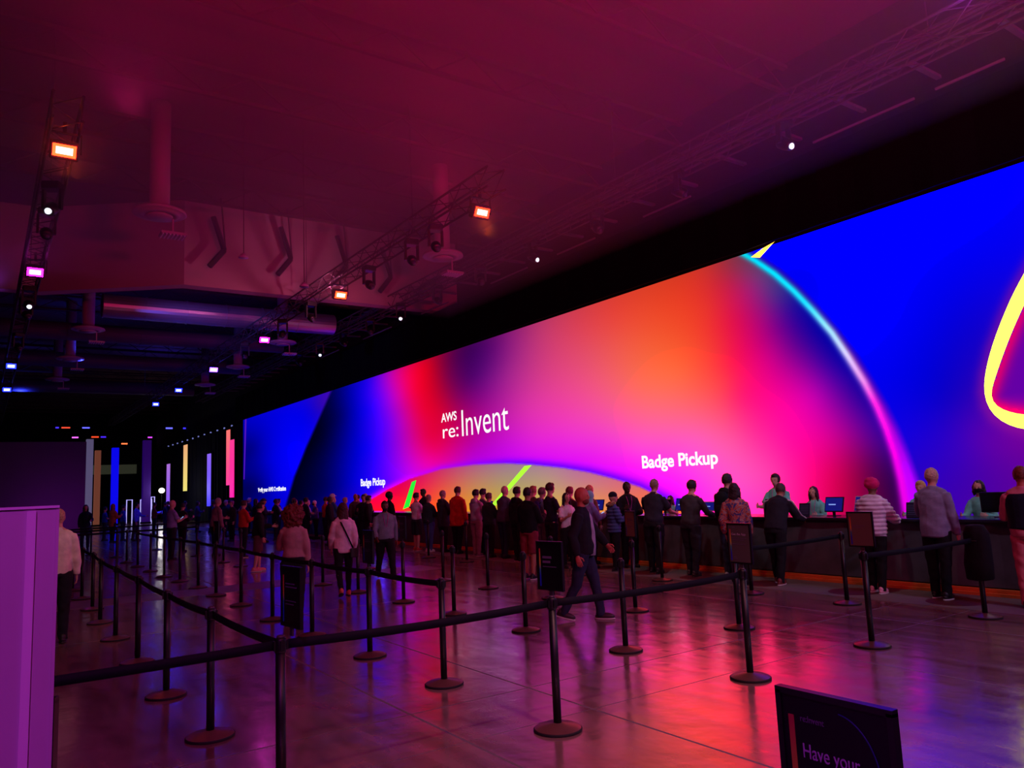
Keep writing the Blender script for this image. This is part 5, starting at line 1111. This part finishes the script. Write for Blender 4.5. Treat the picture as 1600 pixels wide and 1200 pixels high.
def diffuser(x, y, lab, z=9.0):
    r_ = empty('air_diffuser', (x, y, z), 0, lab, 'air diffuser', 'round air diffusers'); m_ = mat('diffuser_paint', (175, 150, 165), .5)
    bm = BM(); lathe(bm, [(0, .18), (.24, .18), (.24, 3.0), (0, 3.0)], n=24); obj('drop_duct', bm, m_, r_, True)
    bm = BM(); lathe(bm, [(.24, .2), (.62, .10), (.64, .04), (.60, .02), (.50, .05), (.48, .0), (.36, -.02), (.34, .03), (.2, .05), (0, .05)], n=36); obj('cone', bm, m_, r_, True)
    bm = BM(); lathe(bm, [(0, -.06), (.3, -.06), (.32, -.02), (.22, .03), (0, .03)], n=30); obj('inner_plate', bm, m_, r_, True)
    g = obj('grille', bx(.02, .62, -.22, .22, -.50, -.44), m_, r_)
    bm = BM()
    for k in range(7): box(bm, .05+k*.085, .075+k*.085, -.2, .2, -.53, -.50)
    obj('blade', bm, mat('blade_pale', (225, 210, 240), .4), g)
    obj('grille_hanger', bx(.30, .34, -.02, .02, -.45, -.05), m_, r_)
k = 0
for i, y in enumerate((20.4, 36.0, 43.8, 51.5)):
    for j, x in enumerate((3.5, 11.7)):
        diffuser(x, y, 'round air diffuser over the %s, %s from the camera' % (('leftmost lanes', 'counter queue')[j], ORD[i]))
# braces on the bulkhead
bmm = mat('brace_black', (22, 20, 24), .5)
for k, (x, z) in enumerate(((6.2, 11.3), (8.5, 11.3), (10.6, 11.3), (12.4, 11.1))):
    r_ = empty('hanging_brace', (x, 26.3, z), 0, 'bent black brace hanging before the bulkhead, %s from the left' % ORD[k], 'brace', 'bent braces on the bulkhead')
    bm = BM(); loft(bm, [(0, 0, 0), (.36, 0, -1.12)], [(.095, .095)]*2, n=6, cap=0); obj('upper_bar', bm, bmm, r_)
    bm = BM(); loft(bm, [(.36, 0, -1.12), (-.12, .0, -1.75)], [(.095, .095)]*2, n=6, cap=0); obj('lower_bar', bm, bmm, r_)
    bm = BM(); rod(bm, (.25, 0, 12-z), (.40, 0, -1.1), .03); obj('hanger_rod', bm, jm, r_)
for (x, y, z, lab) in ((5.48, 20.0, 8.05, 'small pendant lamp hanging before the bulkhead'), (7.1, 20.0, 7.45, 'dark speaker pod on a cable before the bulkhead')):
    r_ = empty('pendant', (x, y, z), 0, lab, 'pendant'); bm = BM(); rod(bm, (0, 0, .1), (0, 0, 12-z), .012, 5); obj('cord', bm, jm, r_)
    bm = BM(); lathe(bm, [(0, .12), (.05, .12), (.13, .02), (.13, 0), (0, 0)], n=20); obj('shade', bm, mat('shade_pale', (180, 170, 190), .4), r_, True)
# far coloured battens
for k, (x, z, w_, c, nm) in enumerate(((6.5, 8.3, .5, (255, 130, 50), 'orange batten, leftmost of the far low ones'), (13.1, 8.2, .6, (255, 110, 60), 'salmon batten right of the bright blue column'), (8.3, 8.9, .6, (210, 90, 220), 'pink-violet batten left of centre'),
    (10.2, 8.95, .7, (220, 60, 30), 'red-orange batten end to end with the indigo one'), (11.0, 8.95, .5, (60, 30, 220), 'indigo batten end to end with the red-orange one'), (15.7, 8.9, .45, (190, 60, 220), 'purple batten alone at the right'),
    (9.3, 9.95, .7, (90, 90, 255), 'light blue batten of the upper row, left'), (7.4, 9.95, .8, (200, 60, 40), 'brick red batten of the upper row'), (6.6, 9.95, .3, (60, 40, 230), 'short violet-blue batten touching the brick red one'),
    (17.7, 9.95, .6, (90, 90, 255), 'light blue batten of the upper row, right'), (19.8, 9.95, 1.0, (50, 40, 220), 'long dark blue batten nearest the drape wall'))):
    if x > 15.9: y_, f = 79.0, 79.0/95
    else: y_, f = 94.0, 94.0/95
    xx, zz = x*f, CAM_H+(z-CAM_H)*f
    r_ = empty('light_batten', (xx, y_, zz), 0, 'far ceiling light: '+nm, 'stage lamp', 'far coloured battens')
    obj('tube', bx(-w_/2, w_/2, -.05, 0, -.07, .07), emis('batten_%d' % k, c, 2.0), r_); obj('housing', bx(-w_/2-.01, w_/2+.01, 0, .1, -.1, .1), black, r_); bm = BM(); rod(bm, (0, .05, .1), (0, .05, 12-zz), .02, 5); obj('hanger', bm, black, r_)
tag(obj('header_panel', bx(9.9, 14.6, 96.4, 96.9, 0.0, 5.95), mat('header_pale', (150, 156, 130), .7, emit=(110, 116, 90), estr=.12)), 'dim pale header panel above the black masking drape at the far end', 'panel')  # panel is no lamp; its faint emission stands in for light on it
